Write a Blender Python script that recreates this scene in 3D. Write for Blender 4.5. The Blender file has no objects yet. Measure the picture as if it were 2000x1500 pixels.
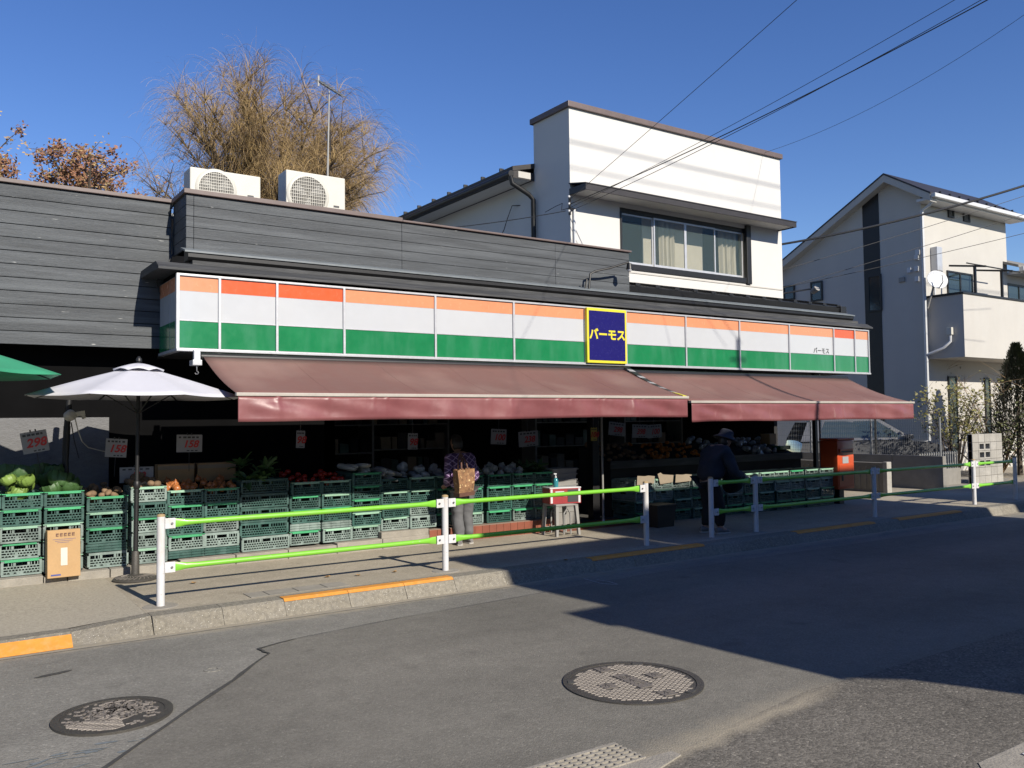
import bpy, bmesh, math, random
from mathutils import Vector, Matrix
random.seed(7)
rnd = random.random
def U(a, b): return a + (b - a) * random.random()
scene = bpy.context.scene
COL = scene.collection

# ------------------------------------------------------------------ camera
FPX = 1680.0; YAW, PIT, ROL = (math.radians(a) for a in (34.35, 2.42, -0.69))
FW = Vector((math.sin(YAW) * math.cos(PIT), math.cos(YAW) * math.cos(PIT), math.sin(PIT)))
RT = Vector((math.cos(YAW), -math.sin(YAW), 0.0)); UP = RT.cross(FW)
R2 = RT * math.cos(ROL) + UP * math.sin(ROL); U2 = UP * math.cos(ROL) - RT * math.sin(ROL)
CAM = Vector((0, 0, 1.70))
cd = bpy.data.cameras.new("camera"); cam = bpy.data.objects.new("camera", cd); COL.objects.link(cam)
m = Matrix((R2, U2, -FW)).transposed().to_4x4(); m.translation = CAM; cam.matrix_world = m
cd.sensor_fit = 'HORIZONTAL'; cd.sensor_width = 36.0; cd.lens = FPX / 2000 * 36.0
cd.clip_start = 0.05; cd.clip_end = 2000
scene.camera = cam
# a photo pixel gives a direction; the distance comes from the plane the thing stands on
def ray(x, y): return R2 * ((x - 1000) / FPX) - U2 * ((y - 750) / FPX) + FW
def atz(x, y, Z): d = ray(x, y); return CAM + d * ((Z - CAM.z) / d.z)
def aty(x, y, Y): d = ray(x, y); return CAM + d * ((Y - CAM.y) / d.y)
def atx(x, y, X): d = ray(x, y); return CAM + d * ((X - CAM.x) / d.x)

# ------------------------------------------------------------------ sky and sun
SUN = Vector((-0.085, 1.0, -0.60)).normalized()
w = bpy.data.worlds.new("World"); scene.world = w; w.use_nodes = True
nt = w.node_tree; bg = nt.nodes["Background"]
sky = nt.nodes.new("ShaderNodeTexSky"); sky.sky_type = 'NISHITA'; sky.sun_disc = False
sky.sun_elevation = math.asin(-SUN.z); sky.sun_rotation = math.radians(175.1)
sky.air_density = 1.0; sky.dust_density = 0.0; sky.ozone_density = 3.0; sky.altitude = 200
hsv = nt.nodes.new("ShaderNodeHueSaturation"); hsv.inputs['Saturation'].default_value = 1.22; hsv.inputs['Hue'].default_value = 0.516
nt.links.new(sky.outputs[0], hsv.inputs['Color']); nt.links.new(hsv.outputs[0], bg.inputs[0]); bg.inputs[1].default_value = 0.094
sl = bpy.data.lights.new("sun", 'SUN'); sl.energy = 5.0; sl.angle = math.radians(0.53); sl.color = (1.0, 0.93, 0.81)
so = bpy.data.objects.new("sun", sl); COL.objects.link(so); so.location = (3, -20, 30)
so.rotation_euler = SUN.to_track_quat('-Z', 'Y').to_euler()
vs = scene.view_settings; vs.view_transform = 'Standard'; vs.look = 'None'; vs.gamma = 1.0; vs.exposure = 0.5
vs.use_curve_mapping = False

# ------------------------------------------------------------------ materials
KA = 0.71   # overall surface reflectance against the +1/2 stop exposure
def mat(name, col, rough=0.6, var=0.15, scale=6.0, bump=0.0, bscale=60.0, metal=0.0, spec=0.5, stretch=(1, 1, 1),
        objvar=0.0, speck=None, dirt=None, trans=0.0, coat=0.0, streak=None):
    """speck=(colour, amount, scale)  dirt=(colour, amount, scale)"""
    M = bpy.data.materials.new(name); M.use_nodes = True
    N = M.node_tree.nodes; L = M.node_tree.links; b = N["Principled BSDF"]
    geo = N.new("ShaderNodeNewGeometry"); mp = N.new("ShaderNodeMapping"); mp.inputs['Scale'].default_value = stretch
    L.new(geo.outputs['Position'], mp.inputs['Vector'])
    def noise(s, det=4):
        n = N.new("ShaderNodeTexNoise"); n.inputs['Scale'].default_value = s; n.inputs['Detail'].default_value = det
        L.new(mp.outputs[0], n.inputs['Vector']); return n.outputs['Fac']
    def math_(op, a, bb):
        k = N.new("ShaderNodeMath"); k.operation = op
        for i, v in enumerate((a, bb)):
            if isinstance(v, (int, float)): k.inputs[i].default_value = v
            else: L.new(v, k.inputs[i])
        return k.outputs[0]
    def ramp(v, a, c):
        k = N.new("ShaderNodeMapRange"); k.inputs[1].default_value = a; k.inputs[2].default_value = c; L.new(v, k.inputs[0]); return k.outputs[0]
    def mix(f, a, c):
        k = N.new("ShaderNodeMix"); k.data_type = 'RGBA'
        if isinstance(f, (int, float)): k.inputs[0].default_value = f
        else: L.new(f, k.inputs[0])
        for i, v in ((6, a), (7, c)):
            if isinstance(v, tuple): k.inputs[i].default_value = (*v, 1)
            else: L.new(v, k.inputs[i])
        return k.outputs[2]
    c = tuple(x * KA for x in col)
    lo = tuple(max(0, x * (1 - var)) for x in c); hi = tuple(min(1, x * (1 + var)) for x in c)
    n1 = noise(scale); n2 = noise(scale * 7.3)
    f = ramp(math_('ADD', math_('MULTIPLY', n1, .65), math_('MULTIPLY', n2, .35)), .3, .7)
    out = mix(f, lo, hi)
    if objvar:
        oi = N.new("ShaderNodeObjectInfo"); hs = N.new("ShaderNodeHueSaturation")
        L.new(math_('ADD', math_('MULTIPLY', oi.outputs['Random'], 2 * objvar), 1 - objvar), hs.inputs['Value']); L.new(out, hs.inputs['Color'])
        out = hs.outputs[0]
    if dirt:
        out = mix(math_('MULTIPLY', ramp(noise(dirt[2], 6), .48, .72), dirt[1]), out, dirt[0])
    if streak:      # (colour, amount, stretch): rain or wear streaks
        mp2 = N.new("ShaderNodeMapping"); mp2.inputs['Scale'].default_value = streak[2]; L.new(geo.outputs['Position'], mp2.inputs['Vector'])
        ns = N.new("ShaderNodeTexNoise"); ns.inputs['Scale'].default_value = 1.0; ns.inputs['Detail'].default_value = 6; L.new(mp2.outputs[0], ns.inputs['Vector'])
        out = mix(math_('MULTIPLY', ramp(ns.outputs['Fac'], .47, .75), streak[1]), out, streak[0])
    if speck:
        out = mix(ramp(noise(speck[2], 2), 1 - speck[1], 1 - speck[1] + .04), out, speck[0])
    L.new(out, b.inputs['Base Color'])
    b.inputs['Metallic'].default_value = metal; b.inputs['Specular IOR Level'].default_value = spec
    L.new(math_('ADD', math_('MULTIPLY', n2, .2), rough - .1), b.inputs['Roughness'])
    if coat: b.inputs['Coat Weight'].default_value = coat
    if trans: b.inputs['Transmission Weight'].default_value = trans
    if bump:
        bp = N.new("ShaderNodeBump"); bp.inputs['Strength'].default_value = bump; bp.inputs['Distance'].default_value = 0.01
        L.new(noise(bscale, 5), bp.inputs['Height']); L.new(bp.outputs[0], b.inputs['Normal'])
    return M

def srgb(r, g, b):
    f = lambda c: (c / 255 / 12.92) if c / 255 <= .04045 else ((c / 255 + .055) / 1.055) ** 2.4
    return (f(r), f(g), f(b))

def asphalt_mat(name, base, coarse, dust=None, speckle=.5):
    """fine crushed-stone surface: stone chips from voronoi cells, patches from noise, optional band of dust along a seam"""
    M = bpy.data.materials.new(name); M.use_nodes = True
    N = M.node_tree.nodes; L = M.node_tree.links; b = N["Principled BSDF"]
    geo = N.new("ShaderNodeNewGeometry"); P = geo.outputs['Position']
    def tex(t, s, det=None):
        n = N.new(t); n.inputs['Scale'].default_value = s; L.new(P, n.inputs['Vector'])
        if det is not None: n.inputs['Detail'].default_value = det
        return n
    def mth(op, a, c):
        k = N.new("ShaderNodeMath"); k.operation = op
        for i, v in enumerate((a, c)):
            if isinstance(v, (int, float)): k.inputs[i].default_value = v
            else: L.new(v, k.inputs[i])
        return k.outputs[0]
    vor = tex("ShaderNodeTexVoronoi", coarse)
    sep = N.new("ShaderNodeSeparateColor"); L.new(vor.outputs['Color'], sep.inputs[0])
    big = tex("ShaderNodeTexNoise", .55, 5).outputs['Fac']; mid = tex("ShaderNodeTexNoise", 6, 6).outputs['Fac']; fine = tex("ShaderNodeTexNoise", coarse * 1.7, 3).outputs['Fac']
    v = mth('ADD', mth('MULTIPLY', mth('SUBTRACT', sep.outputs[0], .5), speckle), 1.0)
    v = mth('MULTIPLY', v, mth('ADD', mth('MULTIPLY', big, .7), .65))
    v = mth('MULTIPLY', v, mth('ADD', mth('MULTIPLY', mid, .36), .82))
    v = mth('MULTIPLY', v, mth('ADD', mth('MULTIPLY', fine, .5), .75))
    # lanes polished or stained along the street, and dark spots
    mpl = N.new("ShaderNodeMapping"); mpl.inputs['Scale'].default_value = (.16, 1.5, 1); L.new(P, mpl.inputs['Vector'])
    lane = N.new("ShaderNodeTexNoise"); lane.inputs['Scale'].default_value = 1; lane.inputs['Detail'].default_value = 5; L.new(mpl.outputs[0], lane.inputs['Vector'])
    v = mth('MULTIPLY', v, mth('ADD', mth('MULTIPLY', lane.outputs['Fac'], .5), .75))
    sp = tex("ShaderNodeTexNoise", 2.3, 3).outputs['Fac']; spr = N.new("ShaderNodeMapRange"); L.new(sp, spr.inputs[0]); spr.inputs[1].default_value = .66; spr.inputs[2].default_value = .74; spr.inputs[3].default_value = 1.0; spr.inputs[4].default_value = .80
    v = mth('MULTIPLY', v, spr.outputs[0])
    # a few pale stones
    gt = mth('GREATER_THAN', sep.outputs[1], .965)
    v = mth('ADD', v, mth('MULTIPLY', gt, .9 * speckle))
    hs = N.new("ShaderNodeMix"); hs.data_type = 'RGBA'; hs.blend_type = 'MULTIPLY'; hs.inputs[0].default_value = 1
    hs.inputs[6].default_value = (*[KA * x for x in base], 1)
    cmb = N.new("ShaderNodeCombineColor")
    for i in range(3): L.new(v, cmb.inputs[i])
    L.new(cmb.outputs[0], hs.inputs[7]); out = hs.outputs[2]
    if dust:
        (x0, y0, x1, y1), wid, dcol, amt, xend = dust
        d = Vector((x1 - x0, y1 - y0)).normalized(); nx, ny = -d.y, d.x
        sx = N.new("ShaderNodeSeparateXYZ"); L.new(P, sx.inputs[0])
        dist = mth('ADD', mth('MULTIPLY', sx.outputs[0], nx), mth('MULTIPLY', sx.outputs[1], ny))
        dist = mth('SUBTRACT', dist, x0 * nx + y0 * ny)
        dist = mth('ADD', dist, mth('MULTIPLY', mth('SUBTRACT', big, .5), wid * 1.5))
        dist = mth('ADD', dist, mth('MULTIPLY', mth('SUBTRACT', mid, .5), wid * 1.2))
        a = mth('ABSOLUTE', dist, 0); fall = N.new("ShaderNodeMapRange"); L.new(a, fall.inputs[0])
        fall.inputs[1].default_value = wid; fall.inputs[2].default_value = 0
        ex = N.new("ShaderNodeMapRange"); L.new(sx.outputs[0], ex.inputs[0]); ex.inputs[1].default_value = xend - .6; ex.inputs[2].default_value = xend; ex.inputs[3].default_value = 1.0; ex.inputs[4].default_value = 0.0
        fac = mth('MULTIPLY', mth('MULTIPLY', fall.outputs[0], ex.outputs[0]), mth('MULTIPLY', mth('ADD', fine, .4), amt))
        mx = N.new("ShaderNodeMix"); mx.data_type = 'RGBA'; L.new(fac, mx.inputs[0]); L.new(out, mx.inputs[6]); mx.inputs[7].default_value = (*[KA * x for x in dcol], 1)
        out = mx.outputs[2]
    L.new(out, b.inputs['Base Color']); b.inputs['Roughness'].default_value = .88; b.inputs['Specular IOR Level'].default_value = .3
    bp = N.new("ShaderNodeBump"); bp.inputs['Strength'].default_value = .4; bp.inputs['Distance'].default_value = .005
    L.new(mth('ADD', mth('MULTIPLY', vor.outputs['Distance'], -1.0), mth('MULTIPLY', fine, .6)), bp.inputs['Height']); L.new(bp.outputs[0], b.inputs['Normal'])
    return M

def glass_mat(name, tint, rough=.03, alpha=.35):
    M = bpy.data.materials.new(name); M.use_nodes = True
    b = M.node_tree.nodes["Principled BSDF"]
    b.inputs['Base Color'].default_value = (*tint, 1); b.inputs['Roughness'].default_value = rough
    b.inputs['Alpha'].default_value = alpha; b.inputs['Specular IOR Level'].default_value = .8
    return M

m_white = mat("white_render", (.74, .725, .695), .8, .03, 1.2, bump=.12, bscale=140, dirt=((.62, .58, .52), .22, 1.0), streak=((.55, .53, .50), .16, (5, 5, .35)))
m_white2 = mat("white_siding", (.60, .575, .53), .75, .04, 1.5, bump=.1, bscale=90, dirt=((.5, .47, .42), .2, .8), streak=((.40, .37, .33), .30, (3, 3, .25)))
m_siding = mat("painted_siding", (.078, .086, .095), .62, .28, 3.0, bump=.5, bscale=22, stretch=(.5, 4, 9), objvar=.12, spec=.4,
               speck=((.62, .62, .6), .245, 11), dirt=((.11, .12, .13), .6, 1.4))
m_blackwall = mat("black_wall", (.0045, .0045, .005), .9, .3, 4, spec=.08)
m_panelwall = mat("grey_stucco", (.20, .20, .205), .9, .14, 14, bump=.9, bscale=45, stretch=(1, 1, 3))
m_cap = mat("brown_metal_cap", (.16, .115, .105), .5, .15, 4, dirt=((.08, .06, .05), .4, 3))
m_flash = mat("grey_metal_flashing", (.20, .225, .24), .45, .18, 3, spec=.5, dirt=((.10, .11, .12), .5, 2.5))
m_blackmetal = mat("black_metal", (.012, .012, .013), .45, .2, 6)
m_darkwood = mat("dark_weathered_board", (.05, .052, .055), .7, .3, 5, stretch=(.5, 6, 6), bump=.4, bscale=30, dirt=((.11, .11, .11), .5, 4))
m_darkbrown = mat("dark_brown_metal", (.035, .030, .030), .5, .2, 5)
m_bar = mat("weathered_awning_bar", (.50, .46, .41), .5, .15, 6, dirt=((.25, .2, .17), .5, 3))
m_alu = mat("aluminium", (.66, .67, .70), .38, .08, 8, metal=.35)
m_chrome = mat("steel", (.55, .55, .56), .3, .1, 8, metal=.9)
m_pwhite = mat("sign_white", (.60, .62, .65), .22, .025, 1.2, spec=.5, coat=.3, dirt=((.48, .49, .50), .25, 1.5), streak=((.44, .44, .44), .18, (6, 6, .9)))
m_pgreen = mat("sign_green", (.014, .225, .080), .22, .12, 1.6, coat=.4, streak=((.05, .20, .11), .6, (5, 5, 1.2)))
m_porange = mat("sign_orange_faded", (.82, .33, .17), .25, .06, 2, coat=.3)
m_pred = mat("sign_orange_fresh", (.84, .135, .045), .25, .06, 2, coat=.3)
m_blue = mat("sign_blue", (.017, .014, .155), .25, .06, 3, coat=.3)
m_yellow = mat("sign_yellow", (.85, .74, .05), .35, .05, 3)
m_ink = mat("dark_ink", (.05, .05, .055), .5, .05, 3)
m_redink = mat("red_ink", (.62, .03, .03), .5, .1, 9)
m_blueink = mat("blue_ink", (.06, .08, .3), .5, .1, 9)
m_paper = mat("white_card", (.38, .38, .39), .6, .05, 6)
m_paper2 = mat("yellow_card", (.55, .45, .08), .6, .1, 6)
m_awn = mat("maroon_vinyl_top", (.225, .110, .094), .6, .10, 1.0, spec=.4, bump=.15, bscale=12, dirt=((.285, .19, .16), .5, .9), streak=((.15, .085, .075), .5, (4, .5, .5)))
m_val = mat("maroon_vinyl_valance", (.245, .080, .086), .42, .10, 2.5, spec=.5, bump=.3, bscale=9, dirt=((.32, .15, .145), .35, 1.3), streak=((.16, .06, .06), .5, (5, 5, 1)))
m_umb = mat("white_umbrella_cloth", (.70, .70, .76), .7, .04, 2, bump=.1, bscale=20)
m_umbg = mat("green_umbrella_cloth", (.05, .36, .19), .6, .06, 2)
m_crA = mat("crate_dark_green", (.032, .100, .083), .42, .2, 9, objvar=.22, spec=.55, dirt=((.10, .17, .155), .5, 7))
m_crB = mat("crate_pale_green", (.20, .262, .238), .45, .2, 9, objvar=.3, spec=.55, dirt=((.34, .40, .38), .5, 8))
m_lipA = mat("crate_lip_green", (.07, .40, .18), .4, .15, 8, objvar=.15)
m_lipB = mat("crate_lip_pale", (.33, .55, .40), .42, .15, 8, objvar=.15)
m_concrete = mat("concrete", (.36, .33, .28), .9, .2, 7, bump=.5, bscale=70, dirt=((.20, .18, .15), .5, 3))
m_kerb = mat("kerb_concrete", (.27, .243, .193), .92, .34, 30, bump=1.0, bscale=90, objvar=.1, dirt=((.20, .185, .16), .55, 4), speck=((.55, .53, .48), .33, 120))
m_ramp = mat("ramp_aggregate", (.47, .42, .33), .92, .26, 40, bump=.8, bscale=110, dirt=((.33, .29, .23), .5, 2.5), speck=((.12, .105, .09), .33, 70))
m_orange = mat("orange_road_paint", (.80, .32, .045), .7, .12, 9, dirt=((.45, .30, .12), .45, 22))
m_tile = mat("brown_tile", (.27, .085, .050), .45, .15, 9, objvar=.14)
m_mortar = mat("mortar", (.30, .22, .17), .9, .15, 30)
m_lime = mat("lime_green_paint", (.24, .64, .05), .36, .05, 6, coat=.1, dirt=((.20, .42, .07), .6, 9), speck=((.30, .36, .20), .27, 24))
m_post = mat("white_post_paint", (.74, .745, .77), .4, .05, 9, dirt=((.5, .46, .4), .4, 12), streak=((.42, .36, .28), .55, (25, 25, 3)), speck=((.22, .10, .05), .27, 26))
m_rust = mat("rusty_cap", (.42, .30, .15), .8, .3, 30)
m_black = mat("black_plastic", (.012, .012, .013), .5, .1, 9)
m_greyp = mat("grey_plastic", (.33, .32, .30), .55, .1, 9)
m_card = mat("cardboard", (.50, .315, .15), .8, .1, 6, objvar=.1, dirt=((.38, .23, .10), .4, 7))
m_card2 = mat("cardboard_grey", (.36, .29, .21), .8, .1, 6)
m_redbox = mat("red_carton", (.38, .03, .035), .5, .12, 9)
m_cream = mat("cream_metal", (.68, .66, .585), .5, .04, 4, dirt=((.45, .42, .34), .25, 5))
m_fan = mat("grey_fan", (.13, .12, .11), .6, .1, 9)
m_iron = mat("cast_iron", (.085, .078, .068), .55, .2, 30, metal=.2, bump=.3, bscale=160)
m_iron2 = mat("worn_cast_iron", (.255, .225, .195), .55, .18, 24, metal=.25, bump=.25, bscale=160)
m_redpost = mat("red_postbox_paint", (.62, .085, .02), .38, .06, 6, coat=.2)
m_block = mat("concrete_block", (.44, .42, .38), .9, .14, 12, bump=.5, bscale=80, objvar=.1, dirt=((.25, .235, .2), .5, 3.5))
m_wall = mat("grey_concrete_wall", (.28, .265, .24), .9, .15, 6, bump=.4, bscale=60, dirt=((.16, .15, .13), .5, 2))
m_galv = mat("galvanised_wire", (.30, .31, .32), .5, .1, 9, metal=.4)
m_carpaint = mat("dark_car_paint", (.11, .112, .118), .2, .05, 4, coat=.8)
m_lamp = mat("lamp_glass", (.75, .78, .82), .12, .05, 9, spec=.8)
m_rubber = mat("rubber", (.012, .012, .012), .8, .1, 9)
m_glassd = glass_mat("window_glass", (.10, .14, .14), .04, .20)
m_glassp = glass_mat("dark_window_glass", (.03, .045, .05), .04, .85)
m_curtain = mat("cream_curtain", (.80, .74, .58), .9, .08, 4)
m_inside = mat("dim_room", (.16, .17, .155), .9, .1, 3)
m_bark = mat("grey_brown_bark", (.10, .075, .055), .9, .25, 9)
m_twig = mat("golden_willow_twig", (.46, .315, .135), .8, .3, 2.2)
m_twig2 = mat("brown_willow_twig", (.32, .215, .115), .8, .3, 2.2)
m_leafbrown = mat("dry_brown_leaf", (.31, .15, .08), .7, .4, 5)
m_leafgreen = mat("shrub_leaf", (.10, .11, .03), .6, .4, 5)
m_leafyel = mat("yellow_green_leaf", (.21, .19, .045), .6, .35, 5)
m_conifer = mat("dark_conifer_leaf", (.085, .095, .035), .7, .4, 5)
m_cabbage = mat("cabbage_leaf", (.22, .34, .07), .5, .3, 12, bump=.4, bscale=30)
m_cabbage2 = mat("dark_cabbage_leaf", (.055, .125, .035), .5, .3, 12, bump=.4, bscale=30)
m_onion = mat("onion_skin", (.50, .175, .055), .35, .25, 25, objvar=.2)
m_potato = mat("potato_skin", (.235, .15, .085), .8, .2, 30, objvar=.15)
m_tomato = mat("tomato_skin", (.47, .028, .012), .22, .15, 9, objvar=.2)
m_mandarin = mat("mandarin_peel", (.66, .21, .012), .4, .12, 30, objvar=.12, bump=.2, bscale=300)
m_daikon = mat("white_radish", (.66, .66, .58), .4, .06, 9)
m_turnip = mat("pale_turnip", (.50, .52, .47), .45, .08, 9, objvar=.1)
m_bagp = mat("clear_plastic_wrap", (.40, .44, .45), .15, .25, 25, spec=.8, bump=.8, bscale=30)
m_skin = mat("skin", (.42, .25, .18), .5, .06, 9)
m_hair = mat("dark_hair", (.012, .010, .009), .5, .2, 40)
m_trous = mat("grey_trousers", (.145, .145, .15), .9, .15, 14, bump=.4, bscale=18)
m_navy = mat("navy_cloth", (.018, .021, .032), .9, .2, 10, bump=.4, bscale=15)
m_blk = mat("black_cloth", (.012, .012, .013), .9, .2, 10, bump=.3, bscale=15)
m_hat = mat("grey_blue_hat", (.022, .027, .04), .9, .15, 14)
m_shoe = mat("grey_shoe", (.22, .205, .20), .8, .2, 30)
m_sole = mat("shoe_sole", (.52, .50, .46), .8, .1, 30)
m_tote = mat("patterned_tote", (.34, .18, .085), .85, .25, 30, dirt=((.10, .05, .03), .9, 26), speck=((.55, .40, .2), .36, 34))
m_totetrim = mat("brown_strap", (.16, .075, .05), .7, .15, 20)
m_sanit = mat("blue_liquid", (.05, .28, .33), .15, .1, 9, spec=.7)
m_plast = mat("white_plastic", (.72, .73, .74), .35, .05, 9)
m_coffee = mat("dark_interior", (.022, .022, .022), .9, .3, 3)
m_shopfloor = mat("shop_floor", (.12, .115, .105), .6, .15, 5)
m_leaffall = mat("fallen_leaf", (.42, .25, .10), .8, .3, 30)

# purple quilted jacket: diagonal stitch lattice
def quilt():
    M = mat("purple_quilted_jacket", (.095, .042, .135), .6, .2, 20, bump=.2, bscale=40)
    N = M.node_tree.nodes; L = M.node_tree.links; b = N["Principled BSDF"]
    tc = N.new("ShaderNodeNewGeometry"); outs = []
    for a in (.9, -.9):
        mp = N.new("ShaderNodeMapping"); mp.inputs['Rotation'].default_value = (0, a, 0); L.new(tc.outputs['Position'], mp.inputs[0])
        wv = N.new("ShaderNodeTexWave"); wv.inputs['Scale'].default_value = 5.2; wv.inputs['Distortion'].default_value = .6; L.new(mp.outputs[0], wv.inputs[0])
        r = N.new("ShaderNodeMapRange"); r.inputs[1].default_value = .90; r.inputs[2].default_value = 1.0; L.new(wv.outputs['Fac'], r.inputs[0]); outs.append(r.outputs[0])
    mx = N.new("ShaderNodeMath"); mx.operation = 'MAXIMUM'; L.new(outs[0], mx.inputs[0]); L.new(outs[1], mx.inputs[1])
    old = b.inputs['Base Color'].links[0].from_socket
    k = N.new("ShaderNodeMix"); k.data_type = 'RGBA'; L.new(mx.outputs[0], k.inputs[0]); L.new(old, k.inputs[6]); k.inputs[7].default_value = (.42, .30, .48, 1)
    L.new(k.outputs[2], b.inputs['Base Color'])
    return M
m_quilt = quilt()

# ------------------------------------------------------------------ mesh helpers
class MB:
    def __init__(s): s.v = []; s.f = []; s.mi = []; s.cur = 0
    def add(s, vs, fs):
        o = len(s.v); s.v += [tuple(v) for v in vs]
        for f in fs: s.f.append([o + i for i in f]); s.mi.append(s.cur)
        return s
    def box(s, x0, x1, y0, y1, z0, z1):
        return s.add([(x0, y0, z0), (x1, y0, z0), (x1, y1, z0), (x0, y1, z0), (x0, y0, z1), (x1, y0, z1), (x1, y1, z1), (x0, y1, z1)],
                     [(0, 3, 2, 1), (4, 5, 6, 7), (0, 1, 5, 4), (1, 2, 6, 5), (2, 3, 7, 6), (3, 0, 4, 7)])
    def bbox(s, x0, x1, y0, y1, z0, z1, b=.005):
        """box with chamfered edges"""
        bm = bmesh.new(); bmesh.ops.create_cube(bm, size=1)
        for v in bm.verts: v.co = Vector(((x0 + x1) / 2 + v.co.x * (x1 - x0), (y0 + y1) / 2 + v.co.y * (y1 - y0), (z0 + z1) / 2 + v.co.z * (z1 - z0)))
        bmesh.ops.bevel(bm, geom=bm.edges[:], offset=b, segments=2, affect='EDGES', profile=.6)
        bm.verts.index_update(); s.add([v.co[:] for v in bm.verts], [[v.index for v in f.verts] for f in bm.faces]); bm.free(); return s
    def hexa(s, p):  # 8 points: bottom 4 ccw, top 4 ccw
        return s.add(p, [(0, 3, 2, 1), (4, 5, 6, 7), (0, 1, 5, 4), (1, 2, 6, 5), (2, 3, 7, 6), (3, 0, 4, 7)])
    def bar(s, a, b, w, h=None, up=(0, 0, 1)):
        a = Vector(a); b = Vector(b); h = h or w; d = (b - a).normalized(); u = Vector(up)
        if abs(d.dot(u)) > .98: u = Vector((0, 1, 0))
        r = d.cross(u).normalized() * (w / 2); t = r.cross(d).normalized() * (h / 2)
        return s.hexa([a - r - t, a + r - t, b + r - t, b - r - t, a - r + t, a + r + t, b + r + t, b - r + t])
    def tube(s, pts, rad, n=8, cap=True, sq=None):
        pts = [Vector(p) for p in pts]; R = rad if isinstance(rad, (list, tuple)) else [rad] * len(pts)
        prev = None; rings = []
        for i, p in enumerate(pts):
            d = (pts[min(i + 1, len(pts) - 1)] - pts[max(i - 1, 0)]).normalized()
            if prev is None: u = d.orthogonal().normalized()
            else: u = (prev - d * prev.dot(d)).normalized() if (prev - d * prev.dot(d)).length > 1e-5 else d.orthogonal().normalized()
            prev = u; vv = d.cross(u)
            rings.append([p + (u * math.cos(2 * math.pi * k / n) + vv * math.sin(2 * math.pi * k / n)) * R[i] for k in range(n)])
        vs = [v for r in rings for v in r]; fs = []
        for i in range(len(pts) - 1):
            for k in range(n): fs.append((i * n + k, i * n + (k + 1) % n, (i + 1) * n + (k + 1) % n, (i + 1) * n + k))
        if cap: fs.append(tuple(range(n - 1, -1, -1))); fs.append(tuple((len(pts) - 1) * n + k for k in range(n)))
        return s.add(vs, fs)
    def lathe(s, prof, c=(0, 0, 0), n=16):
        c = Vector(c); vs = []; fs = []
        for r, z in prof: vs += [c + Vector((r * math.cos(2 * math.pi * k / n), r * math.sin(2 * math.pi * k / n), z)) for k in range(n)]
        for i in range(len(prof) - 1):
            for k in range(n): fs.append((i * n + k, i * n + (k + 1) % n, (i + 1) * n + (k + 1) % n, (i + 1) * n + k))
        fs.append(tuple(range(n - 1, -1, -1))); fs.append(tuple((len(prof) - 1) * n + k for k in range(n)))
        return s.add(vs, fs)
    def prism(s, poly, d):
        d = Vector(d); n = len(poly); P = [Vector(p) for p in poly]
        return s.add(P + [p + d for p in P], [tuple(range(n - 1, -1, -1)), tuple(range(n, 2 * n))] + [(i, (i + 1) % n, n + (i + 1) % n, n + i) for i in range(n)])
    def quad(s, a, b, c, d): return s.add([a, b, c, d], [(0, 1, 2, 3)])
    def move(s, mtx):
        s.v = [tuple(mtx @ Vector(v)) for v in s.v]; return s
    def mesh(s, name, mats, smooth=False):
        me = bpy.data.meshes.new(name); me.from_pydata(s.v, [], s.f)
        for m_ in (mats if isinstance(mats, (list, tuple)) else [mats]): me.materials.append(m_)
        if any(s.mi): me.polygons.foreach_set("material_index", s.mi)
        bm = bmesh.new(); bm.from_mesh(me); bmesh.ops.recalc_face_normals(bm, faces=bm.faces[:]); bm.to_mesh(me); bm.free()
        if smooth:
            me.polygons.foreach_set("use_smooth", [True] * len(me.polygons))
            me.set_sharp_from_angle(angle=math.radians(40))
        me.update(); return me
    def build(s, name, mats, parent=None, smooth=False): return link(name, s.mesh(name, mats, smooth), parent)

WORLD = set()   # things whose parts are modelled in place, in world coordinates
def link(name, data, parent=None, loc=None, rot=None, scale=None):
    o = bpy.data.objects.new(name, data); COL.objects.link(o)
    if parent is not None: o.parent = parent
    if loc is not None: o.location = loc
    if parent is not None and parent.name in WORLD: o.location = Vector(loc or (0, 0, 0)) - parent.location
    if rot is not None: o.rotation_euler = rot
    if scale is not None: o.scale = scale if isinstance(scale, (tuple, list)) else (scale,) * 3
    return o
def tag(o, label=None, cat=None, group=None, kind=None):
    if label: o['label'] = label
    if cat: o['category'] = cat
    if group: o['group'] = group
    if kind: o['kind'] = kind
    return o
def thing(name, label, cat, loc=(0, 0, 0), rot=(0, 0, 0), group=None):
    o = link(name, None, None, loc, rot); o.empty_display_size = .2; return tag(o, label, cat, group)
def wthing(name, label, cat, loc, group=None):
    o = thing(name, label, cat, loc, group=group); WORLD.add(o.name); return o
def struct(name, mb, mats, smooth=False): return tag(mb.build(name, mats, None, smooth), kind='structure')
def sheet(poly, z): return MB().add([(x, y, z) for x, y in poly], [tuple(range(len(poly)))])

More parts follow.
